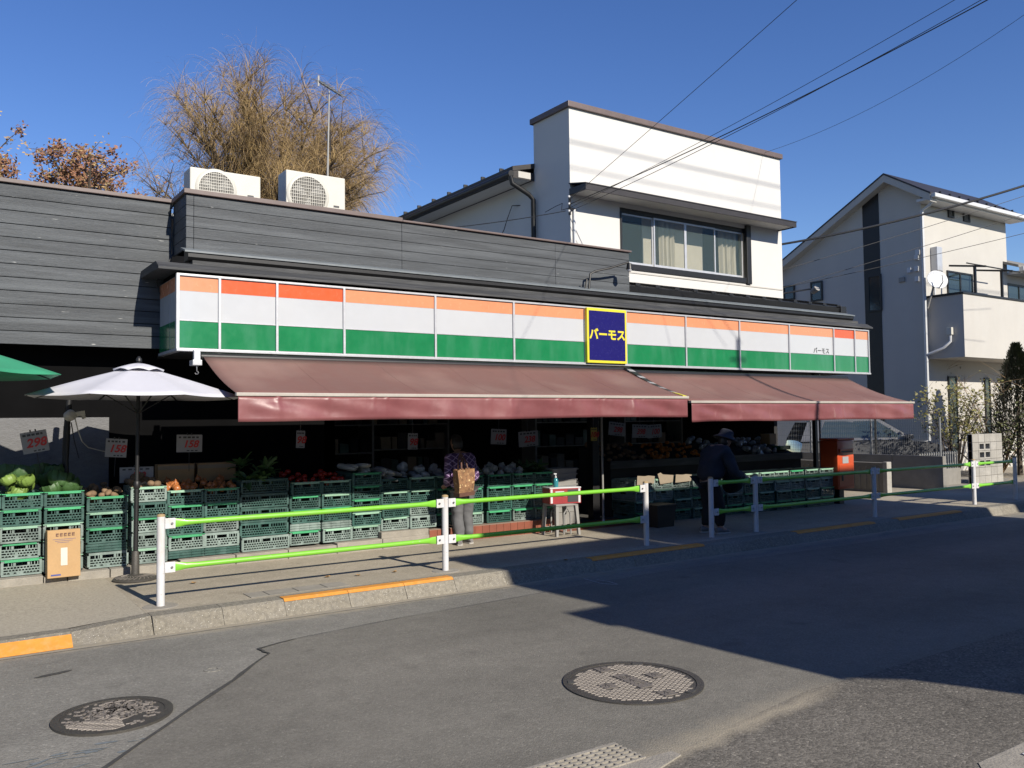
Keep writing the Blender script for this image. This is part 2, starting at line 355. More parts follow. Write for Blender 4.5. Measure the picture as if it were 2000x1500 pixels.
_dg = None
def text_mesh(txt, size, name, depth=.004, weight=0.0, shear=0.0):
    """lettering as flat solid, centred, lying in XZ facing -Y"""
    c = bpy.data.curves.new("lettering_curve", 'FONT'); c.body = txt; c.size = size; c.align_x = 'CENTER'; c.align_y = 'CENTER'
    c.extrude = depth / 2; c.offset = weight; c.shear = shear; c.resolution_u = 3
    o = bpy.data.objects.new("lettering_tmp", c); COL.objects.link(o)
    bpy.context.view_layer.update(); dg = bpy.context.evaluated_depsgraph_get()
    me = bpy.data.meshes.new_from_object(o.evaluated_get(dg)); me.name = name
    bpy.data.objects.remove(o); bpy.data.curves.remove(c)
    me.transform(Matrix.Rotation(math.radians(90), 4, 'X')); return me
def lettering(txt, size, m_, parent, loc, rot=(0, 0, 0), weight=0, shear=0, depth=.004, name='lettering'):
    me = text_mesh(txt, size, name, depth, weight, shear); me.materials.clear(); me.materials.append(m_)
    return link(name, me, parent, loc, rot)

# ================================================================== GROUND, ROAD, PAVEMENT
SW = 0.13                                   # pavement height above the road
m_ground = asphalt_mat("ground_asphalt", (.11, .105, .095), 40)
m_road = asphalt_mat("old_road_asphalt", (.250, .238, .208), 85, speckle=.32, dust=((0, 7.40, 20, 7.38), .16, (.45, .39, .29), 1.0, 40))
m_patch = asphalt_mat("newer_road_asphalt", (.205, .192, .164), 95, speckle=.30, dust=((3.12, 3.22, 5.2, 3.46), .20, (.44, .385, .29), .8, 4.9))
m_coarse = asphalt_mat("coarse_road_asphalt", (.168, .153, .130), 80, speckle=.75, dust=((3.12, 3.20, 5.2, 3.44), .10, (.44, .385, .29), .9, 4.9))
m_side = asphalt_mat("pavement_asphalt", (.43, .378, .295), 90, speckle=.28)
m_seal = mat("crack_seal", (.075, .072, .066), .7, .3, 20)
struct("ground", sheet([(-400, -400), (400, -400), (400, 400), (-400, 400)], -.06), m_ground)
struct("road", sheet([(-60, 2.1), (90, 2.1), (90, 7.6), (-60, 7.6)], 0), m_road)
seam = [(-1.2, 2.6), (.77, 4.74), (1.71, 5.82), (2.12, 6.32), (2.10, 6.50), (2.42, 6.62), (3.4, 6.76), (4.5, 6.84), (6.5, 7.02), (9, 7.0), (13, 6.9), (30, 6.8)]
struct("asphalt_patch", sheet(seam + [(30, 3.3), (5.3, 3.42), (4.53, 3.44), (3.8, 3.32), (3.12, 3.19), (2.0, 3.05), (-.6, 2.6)], .004), m_patch)
struct("coarse_asphalt", sheet([(-60, 2.1), (90, 2.1), (90, 3.45), (5.3, 3.42), (4.53, 3.44), (3.8, 3.32), (3.12, 3.19), (2.0, 3.05), (-.6, 2.6), (-60, 2.5)], .008), m_coarse)
# sealed joint along the patch: uneven strip
mb = MB(); wj = [.03, .035, .05, .06, .05, .03, .008, .006, .005]
pl = [seam[0]] + [((1 - t) * seam[i][0] + t * seam[i + 1][0] + U(-.006, .006), (1 - t) * seam[i][1] + t * seam[i + 1][1] + U(-.006, .006)) for i in range(8) for t in (0.01, .2, .4, .6, .8)]
L0, L1 = [], []
for i, a in enumerate(pl):
    d = (Vector(pl[min(i + 1, len(pl) - 1)]) - Vector(pl[max(0, i - 1)])).normalized(); n = Vector((-d.y, d.x)); h = U(.010, .019) if a[0] < 2.4 else U(.003, .006)
    L0.append((a[0] - n.x * h, a[1] - n.y * h, .0085)); L1.append((a[0] + n.x * h * U(.5, 1.3), a[1] + n.y * h * U(.5, 1.3), .0085))
mb.add(L0 + L1, [(i, i + 1, len(pl) + i + 1, len(pl) + i) for i in range(len(pl) - 1)])
struct("joint_seal", mb, m_seal)
# pavement slab, ramp, near pavement
struct("pavement", MB().box(1.55, 90, 7.60, 30, -.05, SW), m_side)
mb = MB(); g = 14
for i in range(g + 1):
    t = i / g; mb.v += [(-30, 7.718 + t * 3.4, .0905 + .05 * min(1, t * 1.6)), (.97, 7.718 + t * 3.4, .0905 + .05 * min(1, t * 1.6)), (1.548, 7.718 + t * 3.4, .130 + .006 * min(1, t * 1.2))]
mb.f = [(3 * i + q, 3 * i + q + 1, 3 * i + q + 4, 3 * i + q + 3) for i in range(g) for q in (0, 1)]; mb.mi = [0] * 2 * g
struct("driveway_ramp", mb, m_ramp)
struct("near_pavement", MB().box(-60, 3.4, -12, 2.04, -.05, .02).box(4.2, 90, -12, 2.04, -.05, .02), m_concrete)
near = [(4.0, 2.045), (90, 2.045), (90, 2.245), (4.25, 2.245)]
nk = tag(MB().add([(x, y, .012) for x, y in near], [(0, 1, 2, 3)]).build("gutter_strip", m_concrete), kind='structure')
struct("white_road_mark", MB().add([(4.50, 2.09, .018), (4.90, 2.09, .018), (4.94, 2.18, .018), (4.52, 2.17, .018)], [(0, 1, 2, 3)]), m_post)
# faint shapes: blue survey chalk, tar smudge
m_chalk = mat("blue_chalk", (.19, .215, .225), .9, .3, 30)
# kerb: separate stones
kerb = tag(link("kerb", None, None, (0, 7.5, 0)), kind='structure'); WORLD.add(kerb.name)
xs = [-3.0, -2.4, -1.8, -1.2, -.6, 0.0, .35, .97, 1.56, 2.12, 2.66, 3.27, 3.85, 4.40]
x = 4.40
while x < 18: x += .6; xs.append(x)
for i, (a, b) in enumerate(zip(xs, xs[1:])):
    low = b <= 1.6; zt = SW + .004 if not low else .092 + (.04 if a > .9 else 0)
    y0, y1 = (7.42, 7.56) if not low else (7.42, 7.60)
    k = MB(); j = U(-.003, .003); e = .0018; zl = .085 if low and a > .9 else zt
    k.hexa([(a + e, y0 + j, -.04), (b - e, y0 + j, -.04), (b - e, 7.72, -.04), (a + e, 7.72, -.04),
            (a + e, y1 - .045 + j, zl - .02), (b - e, y1 - .045 + j, zt - .02), (b - e, 7.72, zt - .02), (a + e, 7.72, zl - .02)])
    k.hexa([(a + e, y1 - .045 + j, zl - .02), (b - e, y1 - .045 + j, zt - .02), (b - e, 7.72, zt - .02), (a + e, 7.72, zl - .02),
            (a + e, y1 - .02 + j, zl), (b - e, y1 - .02 + j, zt), (b - e, 7.72, zt), (a + e, 7.72, zl)])
    st = k.build("kerb_stone", m_kerb, kerb)
    if 2.64 < a < 4.35 or (6.0 < a < 7.5) or (9.3 < a < 11.0) or (12.1 < a < 13.6):
        MB().box(a + .002, b - .002, y1 - .016, y1 + .085, zt + .003, zt + .006).hexa([(a + .002, y1 - .047, zt - .018), (b - .002, y1 - .047, zt - .018), (b - .002, y1 - .017, zt + .001), (a + .002, y1 - .017, zt + .001), (a + .002, y1 - .049, zt - .016), (b - .002, y1 - .049, zt - .016), (b - .002, y1 - .018, zt + .006), (a + .002, y1 - .018, zt + .006)]).build("orange_paint", m_orange, st)
    if low and b < 1.0:
        MB().hexa([(a, 7.418, .0), (b - .004, 7.418, .0), (b - .004, 7.53, .075), (a, 7.53, .075), (a, 7.41, .004), (b - .004, 7.41, .004), (b - .004, 7.525, .083), (a, 7.525, .083)]).build("orange_paint", m_orange, st)
struct("white_edge_line", sheet([(-5, 7.335), (18, 7.335), (18, 7.35), (-5, 7.35)], .004), mat("worn_line", (.30, .285, .25), .9, .4, 8))
# concrete pads round the posts
# ---- drain pit lid set in the pavement near the kerb
mb = MB(); mb.box(2.45, 3.4, 7.78, 8.02, SW + .002, SW + .006)
lid = mb.build("pavement_lid", m_concrete); tag(lid, "flat concrete lid let into the pavement behind the orange kerb", "lid")
for xx in (2.62, 2.9, 3.18): MB().box(xx, xx + .008, 7.80, 7.99, SW + .0065, SW + .008).build("slot", m_seal, lid)

# ================================================================== MANHOLES AND GRATE
def ring(mb, c, r0, r1, z0, z1, n=48):
    vs = []
    for k in range(n):
        a = 2 * math.pi * k / n; ca, sa = math.cos(a), math.sin(a)
        vs += [(c[0] + r0 * ca, c[1] + r0 * sa, z0), (c[0] + r0 * ca, c[1] + r0 * sa, z1), (c[0] + r1 * ca, c[1] + r1 * sa, z1), (c[0] + r1 * ca, c[1] + r1 * sa, z0)]
    fs = []
    for k in range(n):
        j = (k + 1) % n
        for q in range(4): fs.append((4 * k + q, 4 * k + (q + 1) % 4, 4 * j + (q + 1) % 4, 4 * j + q))
    return mb.add(vs, fs)
def disc(mb, c, r, z, n=48): return mb.add([(c[0] + r * math.cos(2 * math.pi * k / n), c[1] + r * math.sin(2 * math.pi * k / n), z) for k in range(n)], [tuple(range(n))])
mc = atz(1236, 1334, 0)
m_ltr = mat('worn_letter_iron', (.175, .155, .135), .6, .2, 24)
T = wthing("manhole_cover", "large round cast iron valve cover with diamond tread and lettered plates", "manhole cover", (mc.x, mc.y, 0))
ring(MB(), mc, .405, .45, .0, .013, 64).build("frame", m_iron, T)
base = disc(MB(), mc, .404, .0085, 64).build("cover", m_iron, T)
mb = MB(); s = .036; an = math.radians(28); ca, sa = math.cos(an), math.sin(an); R0 = .392
plates = [(.01, .01, .052, .155), (.02, .315, .048, .048), (.21, .02, .048, .048), (-.19, .02, .048, .048), (.01, -.30, .048, .048)]
pa = math.radians(-5)
def inplate(x, y, e=0):
    for (px, py, hw, hh) in plates:
        dx, dy = x - px, y - py; u = dx * math.cos(pa) + dy * math.sin(pa); v = -dx * math.sin(pa) + dy * math.cos(pa)
        if abs(u) < hw + e and abs(v) < hh + e: return True
    return False
n = int(.6 / s) + 4
for i in range(-n, n):
    for j in range(-n, n):
        u, v = i + .5, j + .5; x, y = s * ca * (u + v), s * sa * (u - v)
        if math.hypot(x, y) > R0 - .018 or inplate(x, y, .012): continue
        h = .39; q = []
        for (du, dv) in ((-h, -h), (h, -h), (h, h), (-h, h)):
            U_, V_ = u + du, v + dv; q.append((mc.x + s * ca * (U_ + V_), mc.y + s * sa * (U_ - V_)))
        cx, cy = mc.x + x, mc.y + y
        mb.add([(a, b, .0085) for a, b in q] + [(cx + (a - cx) * .8, cy + (b - cy) * .8, .0135) for a, b in q], [(4, 5, 6, 7), (0, 1, 5, 4), (1, 2, 6, 5), (2, 3, 7, 6), (3, 0, 4, 7)])
tag(mb.build("tread", m_iron2, T), kind='stuff')
for (px, py, hw, hh), tx in zip(plates, ("制\n水\n弁", "水", "水", "水", "水")):
    c0 = Vector((mc.x + px, mc.y + py, 0)); q = []
    for su, sv in ((-1, -1), (1, -1), (1, 1), (-1, 1)):
        q.append(c0 + Vector((su * hw * math.cos(pa) - sv * hh * math.sin(pa), su * hw * math.sin(pa) + sv * hh * math.cos(pa), .009)))
    pt = MB().prism(q, (0, 0, .004)).build("plate", m_iron2, T)
    lettering(tx, .074, m_ltr, pt, (c0.x, c0.y, .0145), (math.radians(-90), 0, pa), weight=-.001, depth=.0025)
for a in (2.55, -1.2, .75): MB().box(-.035, .035, -.02, .02, 0, .0165).move(Matrix.Translation((mc.x + .4 * math.cos(a), mc.y + .4 * math.sin(a), 0)) @ Matrix.Rotation(a + 1.57, 4, 'Z')).build("lifting_slot", m_seal, T)
mc2 = atz(221, 1399, 0)
T = wthing("manhole_cover", "smaller round manhole cover with swirling leafy relief and dark rim", "manhole cover", (mc2.x, mc2.y, 0))
ring(MB(), mc2, .282, .327, .0, .014, 64).build("frame", m_iron, T)
disc(MB(), mc2, .282, .0095, 64).build("cover", m_iron, T)
mb = MB()
def ridge(pts, w, z0=.0095, z1=.0145):
    P = [Vector((mc2.x + a, mc2.y + b)) for a, b in pts if math.hypot(a, b) < .272]
    for a, b in zip(P, P[1:]):
        if (b - a).length > .05 or (b - a).length < 1e-4: continue
        d = (b - a).normalized(); n_ = Vector((-d.y, d.x)) * w
        mb.add([(*(a - n_), z0), (*(b - n_), z0), (*(b + n_), z0), (*(a + n_), z0), (*(a - n_ * .5), z1), (*(b - n_ * .5), z1), (*(b + n_ * .5), z1), (*(a + n_ * .5), z1)],
               [(4, 5, 6, 7), (0, 1, 5, 4), (2, 3, 7, 6), (1, 2, 6, 5), (3, 0, 4, 7)])
for k in range(11):     # wavy water lines on one side
    y0 = -.25 + k * .021; ridge([(-.28 + t * .012, y0 + .012 * math.sin(t * .55 + k)) for t in range(26)], .006)
for k in range(46):     # branches with leaves
    a = U(0, 6.28); r = U(.02, .2); cx, cy = .06 + r * math.cos(a) * .8, .06 + r * math.sin(a)
    b0 = U(0, 6.28); ridge([(cx + t * .011 * math.cos(b0 + t * .16), cy + t * .011 * math.sin(b0 + t * .16)) for t in range(10)], .008)
for k in range(120):
    a = U(0, 6.28); r = .26 * math.sqrt(rnd()); cx, cy = r * math.cos(a), r * math.sin(a); b0 = U(0, 6.28)
    if cy < -.08 and cx < .05: continue
    ridge([(cx, cy), (cx + .014 * math.cos(b0), cy + .018 * math.sin(b0)), (cx + .036 * math.cos(b0), cy + .03 * math.sin(b0))], .010)
ridge([(.12 * math.cos(t * .2), .12 * math.sin(t * .2)) for t in range(33)], .007)
tag(mb.build("relief", m_iron2, T), kind='stuff')
# drain grate by the lower edge
gx0, gx1, gy0, gy1 = 2.30, 2.985, 3.225, 3.455
T = wthing("drain_grate", "steel drain grate with square openings let into a broken concrete collar", "drain grate", (2.7, 3.35, 0))
MB().box(gx0 - .1, gx1 + .02, gy1 + .002, gy1 + .035, -.02, .012).box(gx0 - .1, gx0 - .002, gy0 - .05, gy1, -.02, .012).build("concrete_collar", m_concrete, T)
mb = MB(); pts = [(gx0, 3.13), (2.75, 3.12), (2.96, 3.10), (3.16, 3.16), (3.15, 3.22), (3.02, 3.228), (gx0, 3.228)]
mb.prism([(a, b, .0) for a, b in pts], (0, 0, .016)).build("broken_collar", m_concrete, T)
disc(MB(), (0, 0), 1, 0, 4); MB().box(gx0, gx1, gy0, gy1, -.004, .0095).build("pit", m_seal, T)
for k in range(13):
    x = gx0 + .012 + k * (gx1 - gx0 - .024) / 12; MB().bar((x, gy0, .016), (x, gy1, .016), .011, .012).build("bar", m_cream if 0 else m_concrete, T)
for k in range(7):
    y = gy0 + .008 + k * (gy1 - gy0 - .016) / 6; MB().bar((gx0, y, .0175), (gx1, y, .0175), .013, .012).build("cross_bar", m_concrete, T)
# stains and chalk on the old asphalt near the cover
mb = MB()
for k in range(26):
    c0 = Vector((.55 + U(-.25, .55), 4.95 + U(-.12, .16))); a = U(-.3, .5); l = U(.03, .12); hgt = U(.006, .02)
    q = [c0 + Vector((l * math.cos(t) * math.cos(a) - hgt * math.sin(t) * math.sin(a), l * math.cos(t) * math.sin(a) + hgt * math.sin(t) * math.cos(a))) * U(.7, 1) for t in [i * 6.283 / 9 for i in range(9)]]
    mb.add([(p.x, p.y, .0022 + k * .00003) for p in q], [tuple(range(9))])
struct("chalk_mark", mb, m_chalk)
for (cx_, cy_, la, lb, ang, mm, nm) in ((atz(105, 1317, 0).x, atz(105, 1317, 0).y, .13, .03, .25, m_seal, "tar_stain"),):
    q = [(la * math.cos(t) * U(.85, 1.05), lb * math.sin(t) * U(.8, 1.1)) for t in [i * 6.283 / 18 for i in range(18)]]
    struct(nm, MB().add([(cx_ + a * math.cos(ang) - b * math.sin(ang), cy_ + a * math.sin(ang) + b * math.cos(ang), .003) for a, b in q], [tuple(range(18))]), mm)
pr0 = atz(415, 1308, 0); struct("survey_ring", ring(MB(), pr0, .035, .06, -.002, .004, 20), m_road)
mb = MB()
for (a, b) in (((1140, 1131), (1172, 1140)), ((1172, 1140), (1205, 1143)), ((1165, 1133), (1190, 1137)), ((1190, 1137), (1207, 1142))):
    A, B = atz(*a, 0), atz(*b, 0); mb.bar((A.x, A.y, .005), (B.x, B.y, .005), .012, .003)
struct("chalk_line", mb, mat("white_chalk", (.42, .42, .42), .9, .3, 30))
# fallen leaves
for i, (x, y, Z) in enumerate(((378, 1140, SW), (700, 1125, SW), (178, 1255, 0), (915, 1147, 0), (930, 1147, 0), (190, 1252, 0), (770, 1118, SW), (205, 1245, 0), (1105, 1095, SW), (640, 1128, SW))):
    p = atz(x, y, Z); mb = MB(); a0 = U(0, 6.28)
    v = [(0, 0, .004)] + [(.035 * math.cos(a0 + t) * U(.45, 1.1), .03 * math.sin(a0 + t) * U(.45, 1.1), U(.004, .02)) for t in [j * .785 for j in range(8)]]
    mb.add(v, [(0, 1 + j, 1 + (j + 1) % 8) for j in range(8)])
    o = mb.build("fallen_leaf", m_leaffall); o.location = (p.x, p.y, p.z + .003)
    tag(o, "dry curled brown leaf lying on the pavement or beside the kerb", "leaf", "fallen dry leaves")

# ================================================================== GUARD RAILS
def rail_run(label, posts, capcol):
    T = wthing("guard_rail", label, "guard rail", (posts[0], 7.93, SW))
    for i, x in enumerate(posts):
        p = MB().lathe([(.034, 0), (.034, .772)], (x, 7.93, SW), 20).build("post", m_post, T, True)
        MB().lathe([(.0345, .772), (.0345, .784), (.028, .792), (.012, .796)], (x, 7.93, SW), 20).build("post_cap", m_rust, p, True)
        MB().lathe([(.15, 0), (.14, .006)], (x, 7.93, SW - .001), 20).build("footing", m_concrete, p)
        for zz in (.71, .33):
            for sd in (-1, 1):
                if (i == 0 and sd < 0) or (i == len(posts) - 1 and sd > 0): continue
                br = MB().bbox(min(x + sd * .028, x + sd * .115), max(x + sd * .028, x + sd * .115), 7.899, 7.913, SW + zz - .045, SW + zz + .045, .004).build("bracket", m_post, p)
                MB().tube([(x + sd * .085, 7.899, SW + zz), (x + sd * .085, 7.890, SW + zz)], .011, 8).build("bolt", m_chrome, br)
    for a, b in zip(posts, posts[1:]):
        for zz in (.71, .33):
            mb = MB(); n = 14; xs_ = [a + .07, a + .115, a + .16, a + .21] + [a + .3 + (b - a - .6) * t for t in (0, .25, .5, .75, 1)] + [b - .21, b - .16, b - .115, b - .07]
            hh = [.038, .038, .036, .029] + [.0243] * 5 + [.029, .036, .038, .038]; dd = [.006, .006, .010, .020] + [.0243] * 5 + [.020, .010, .006, .006]
            vs = []; fs = []
            for x, h, d in zip(xs_, hh, dd): vs += [(x, 7.923 + d * math.cos(2 * math.pi * k / n) - (.0 if d > .02 else .0), SW + zz + h * math.sin(2 * math.pi * k / n)) for k in range(n)]
            for i in range(len(xs_) - 1):
                for k in range(n): fs.append((i * n + k, i * n + (k + 1) % n, (i + 1) * n + (k + 1) % n, (i + 1) * n + k))
            fs += [tuple(range(n)), tuple((len(xs_) - 1) * n + k for k in range(n))]
            mb.add(vs, fs).build("rail", m_lime, T, True)
    return T
rail_run("lime green and white pipe guard rail beside the driveway ramp, three posts", [1.71, 4.545, 7.41], 0)
rail_run("lime green and white pipe guard rail leading to the block gate pillar, five posts", [8.57, 9.45, 12.22, 15.18, 16.64], 0)

# ================================================================== SHOP BUILDING
YS, YW, YP = 9.80, 10.65, 10.05            # sign face, wing wall face, parapet face
S = wthing("shop_building", "low greengrocer's shop with dark grey board siding and open front", "shop", (8, 11, SW))
# wing wall: individual boards over a backing wall
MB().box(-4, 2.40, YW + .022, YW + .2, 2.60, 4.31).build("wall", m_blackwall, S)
nb = 12; z0, z1 = 2.585, 4.325; h = (z1 - z0) / nb
for i in range(nb):
    a = z0 + i * h
    cut = [-4, -1.15 if i % 2 else -.2, 2.40]
    for x0_, x1_ in zip(cut, cut[1:]):
        MB().bbox(x0_ + .001, x1_ - .001, YW + U(-.002, .002), YW + .021, a + .003, a + h - .003, .006).build("siding_board", m_siding, S)
MB().bbox(-4, 2.44, YW - .035, YW + .26, 4.33, 4.375, .006).build("roof_cap", m_cap, S)
MB().box(-4, 9.1, YW + .24, 16, 4.20, 4.27).build("flat_roof", m_flash, S)
# lower wing wall
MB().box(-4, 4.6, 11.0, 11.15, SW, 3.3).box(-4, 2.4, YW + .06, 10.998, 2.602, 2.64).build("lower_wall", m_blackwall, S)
pw = aty(213, 815, 10.97)
MB().box(.2, pw.x, 10.97, 10.998, .9, pw.z).build("stucco_panel", m_panelwall, S)
# parapet boards
X0, X1 = 2.42, 9.13
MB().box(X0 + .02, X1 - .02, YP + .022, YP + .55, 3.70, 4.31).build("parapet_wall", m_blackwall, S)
nb = 5; z0, z1 = 3.69, 4.315; h = (z1 - z0) / nb
cuts = [X0, X0 + .085, aty(785, 480, YP).x, aty(1085, 520, YP).x, X1]
for i in range(nb):
    a = z0 + i * h
    for x0_, x1_ in zip(cuts, cuts[1:]):
        MB().bbox(x0_ + .0015, x1_ - .0015, YP + U(-.002, .002), YP + .021, a + .002, a + h - .002, .005).build("siding_board", m_siding, S)
    MB().bbox(X0 - .001, X0 + .019, YP + .022, YW - .001, a + .002, a + h - .002, .004).build("siding_board", m_siding, S)
MB().bbox(X0 - .03, cuts[2], YP - .035, YP + .62, 4.318, 4.372, .006).build("roof_cap", m_cap, S)
MB().bbox(cuts[2] + .004, X1 + .03, YP - .035, YP + .62, 4.318, 4.345, .006).build("roof_cap", m_cap, S)
# flashing, gutter band, eave over the sign
def strip(x0, x1, prof): return MB().prism([(x0, y, z) for y, z in prof], (x1 - x0, 0, 0))
strip(X0 - .06, 14.72, [(YP - .003, 3.695), (9.845, 3.635), (9.845, 3.615), (YP - .003, 3.675)]).build("flashing", m_flash, S)
strip(X0 - .02, 14.70, [(YP, 3.67), (9.862, 3.612), (9.862, 3.565), (9.90, 3.53), (YP, 3.53)]).build("gutter", m_blackmetal, S)
strip(X0 + .03, 14.85, [(YP - .02, 3.53), (9.875, 3.53), (9.875, 3.485), (YP - .02, 3.485)]).build("trim_board", m_darkwood, S)
strip(2.06, 15.12, [(YP, 3.49), (9.86, 3.483), (9.735, 3.41), (9.735, 3.385), (YP, 3.40)]).build("eave", m_darkwood, S)
MB().box(2.06, 2.40, YP + .001, YW - .002, 3.40, 3.485).build("eave", m_darkwood, S)
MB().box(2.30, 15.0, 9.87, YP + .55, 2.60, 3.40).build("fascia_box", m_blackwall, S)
# floor, ceiling, inside walls
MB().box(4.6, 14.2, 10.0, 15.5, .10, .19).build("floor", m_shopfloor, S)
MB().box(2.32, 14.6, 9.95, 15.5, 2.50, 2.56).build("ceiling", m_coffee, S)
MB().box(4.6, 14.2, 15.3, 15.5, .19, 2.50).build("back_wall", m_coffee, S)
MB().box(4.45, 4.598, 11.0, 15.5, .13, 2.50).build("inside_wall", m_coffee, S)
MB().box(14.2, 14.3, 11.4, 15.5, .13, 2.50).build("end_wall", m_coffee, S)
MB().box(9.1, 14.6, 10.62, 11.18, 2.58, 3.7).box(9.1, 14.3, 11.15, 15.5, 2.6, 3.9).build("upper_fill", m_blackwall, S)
for (px, w_) in ((1160, .13), (1592, .07)):
    p = aty(px, 900, 10.1); MB().bbox(p.x - w_ / 2, p.x + w_ / 2, 10.05, 10.05 + w_, SW, 2.52, .006).build("pillar", m_blackmetal, S)
MB().bbox(13.86, 13.90, 10.06, 10.10, SW, 2.52, .004).build("door_frame", m_alu, S)
# plinth under the crates: separate concrete blocks, then brown tiles
cutp = [.05, aty(85, 1130, 9.75).x, aty(132, 1130, 9.75).x, aty(215, 1115, 9.75).x] + [2.3, 2.9, 3.5, 4.1, 4.7]
for i, (a, b) in enumerate(zip(cutp, cutp[1:] + [5.36])):
    y0 = 9.74 + U(0, .02); MB().bbox(a + .004, b - .004, y0, 11.0, .06, (.215 if i < 4 else .235 + .02 * (i > 6)) - (.02 if i == 1 else 0), .008).build("plinth_block", m_concrete, S)
MB().box(4.7, 5.36, 9.78, 10.9, .24, .33).build("plinth_step", m_concrete, S)
tw = .115; MB().box(5.365, 7.42, 9.772, 10.6, .05, .31).build("tile_bed", m_mortar, S)
for k in range(18):
    for r_, (za, zb) in enumerate(((.052, .164), (.168, .305))):
        x = 5.367 + k * .1142; MB().bbox(x + .002, x + .112, 9.764, 9.773, za + .002, zb - .002, .002).build("tile", m_tile, S)
MB().prism([(7.42, 9.55, SW), (8.75, 9.55, SW), (8.75, 10.0, SW), (7.42, 10.0, SW), ][0:0] or [(7.42, 9.62, SW), (7.42, 10.0, SW), (7.42, 10.0, .19)], (1.33, 0, 0)).build("threshold_ramp", m_tile, S)

# ================================================================== SIGN BAND
SG = wthing("shop_sign", "long orange, white and green lightbox sign band above the awnings", "sign", (8, YS, 2.5))
zb, zt = 2.53, 3.335; xl = aty(347, 610, YS).x; xr = aty(1695, 690, YS).x
MB().box(xl, xr, YS, YS + .06, zb, zt).box(xl, xl + .06, YS + .06, YW - .004, zb, zt).build("box", m_alu, SG)
MB().bbox(xl - .02, xr + .02, YS - .045, YS + .06, zb - .03, zb, .004).bbox(xl - .02, xr + .02, YS - .03, YS + .02, zt - .003, zt + .022, .004).bbox(xl - .02, xl + .04, YS + .061, YW - .004, zb - .03, zb, .004).build("frame", m_alu, SG)
px = [347, 428, 540, 671, 849, 1002, 1141]; px2 = [1221, 1338, 1443, 1540, 1627, 1668, 1695]
fresh = {1, 2}; fresh2 = {4}
def band(xa, xb, fr, base_y, name_parts):
    pn = MB().box(xa, xb, base_y - .006, base_y - .001, zb + .005, zt - .005).build("panel", m_pwhite, SG)
    H = zt - zb; zo = zt - .205 * H; zg = zb + .385 * H
    MB().box(xa, xb, base_y - .0085, base_y - .0062, zo, zt - .01).build("orange_band", m_pred if fr else m_porange, pn)
    MB().box(xa, xb, base_y - .0085, base_y - .0062, zb + .01, zg).build("green_band", m_pgreen, pn)
    MB().box(xa, xb, base_y - .016, base_y - .009, zg - .003, zg + .008).build("seam", m_alu, pn)
    return pn
allx = []
for seq, fs_ in ((px, fresh), (px2, fresh2)):
    X = [aty(p, 537 + (p - 347) * .06 + 70, YS).x for p in seq]
    for i, (a, b) in enumerate(zip(X, X[1:])):
        pn = band(a + .014, b - .014, i in fs_, YS, 0)
        if seq is px2 and i == 3:
            lettering("バーモス", .118, m_ink, pn, (b - .36, YS - .010, 2.90))
    allx += X
for x in allx:
    MB().bbox(x - .014, x + .014, YS - .032, YS - .0005, zb, zt, .003).build("mullion", m_alu, SG)
# the return at the left end
H = zt - zb
for (ya, yb) in ((YS + .03, YS + .32), (YS + .34, YW - .02)):
    pn = MB().box(xl - .006, xl - .001, ya, yb, zb + .005, zt - .005).build("side_panel", m_pwhite, SG)
    MB().box(xl - .0085, xl - .0062, ya, yb, zt - .205 * H, zt - .01).build("orange_band", m_porange, pn)
    MB().box(xl - .0085, xl - .0062, ya, yb, zb + .01, zb + .385 * H).build("green_band", m_pgreen, pn)
MB().box(xl - .02, xl - .0005, YS - .03, YS + .028, zb, zt).build("mullion", m_alu, SG)
# blue square sign
bx0, bx1 = aty(1144, 660, YS - .05).x, aty(1221, 660, YS - .05).x
B = wthing("square_sign", "dark blue square sign with yellow border and yellow lettering", "sign", ((bx0 + bx1) / 2, YS - .06, zb))
MB().bbox(bx0, bx1, YS - .085, YS - .034, zb + .0, zt + .005, .005).build("board", m_yellow, B)
MB().box(bx0 + .035, bx1 - .035, YS - .0895, YS - .0855, zb + .04, zt - .035).build("face", m_blue, B)
lettering("バーモス", .176, m_yellow, B, ((bx0 + bx1) / 2, YS - .091, (zb + zt) / 2 + .01), weight=.006)

# gooseneck lamp and small brackets
L_ = wthing("gooseneck_lamp", "black gooseneck sign lamp reaching up from the ledge above the sign", "lamp", (8.4, 9.9, 3.6))
a, b, c = aty(1150, 568, 9.9), aty(1153, 535, 9.9), aty(1228, 512, 9.75)
MB().tube([a, a.lerp(b, .5), b, b.lerp(c, .12) + Vector((0, 0, .02)), b.lerp(c, .5), c], .017, 8).build("arm", m_blackmetal, L_, True)
MB().tube([aty(1143, 568, 9.9), aty(1146, 545, 9.9)], .014, 6).build("stay", m_blackmetal, L_)
hd = MB().lathe([(.012, .10), (.035, .09), (.05, 0), (.045, 0)], c + Vector((.01, 0, -.11)), 14).build("shade", m_blackmetal, L_, True)
MB().lathe([(.02, -.035), (.036, -.02), (.036, .0)], c + Vector((.01, 0, -.11)), 12).build("bulb", m_plast, hd, True)

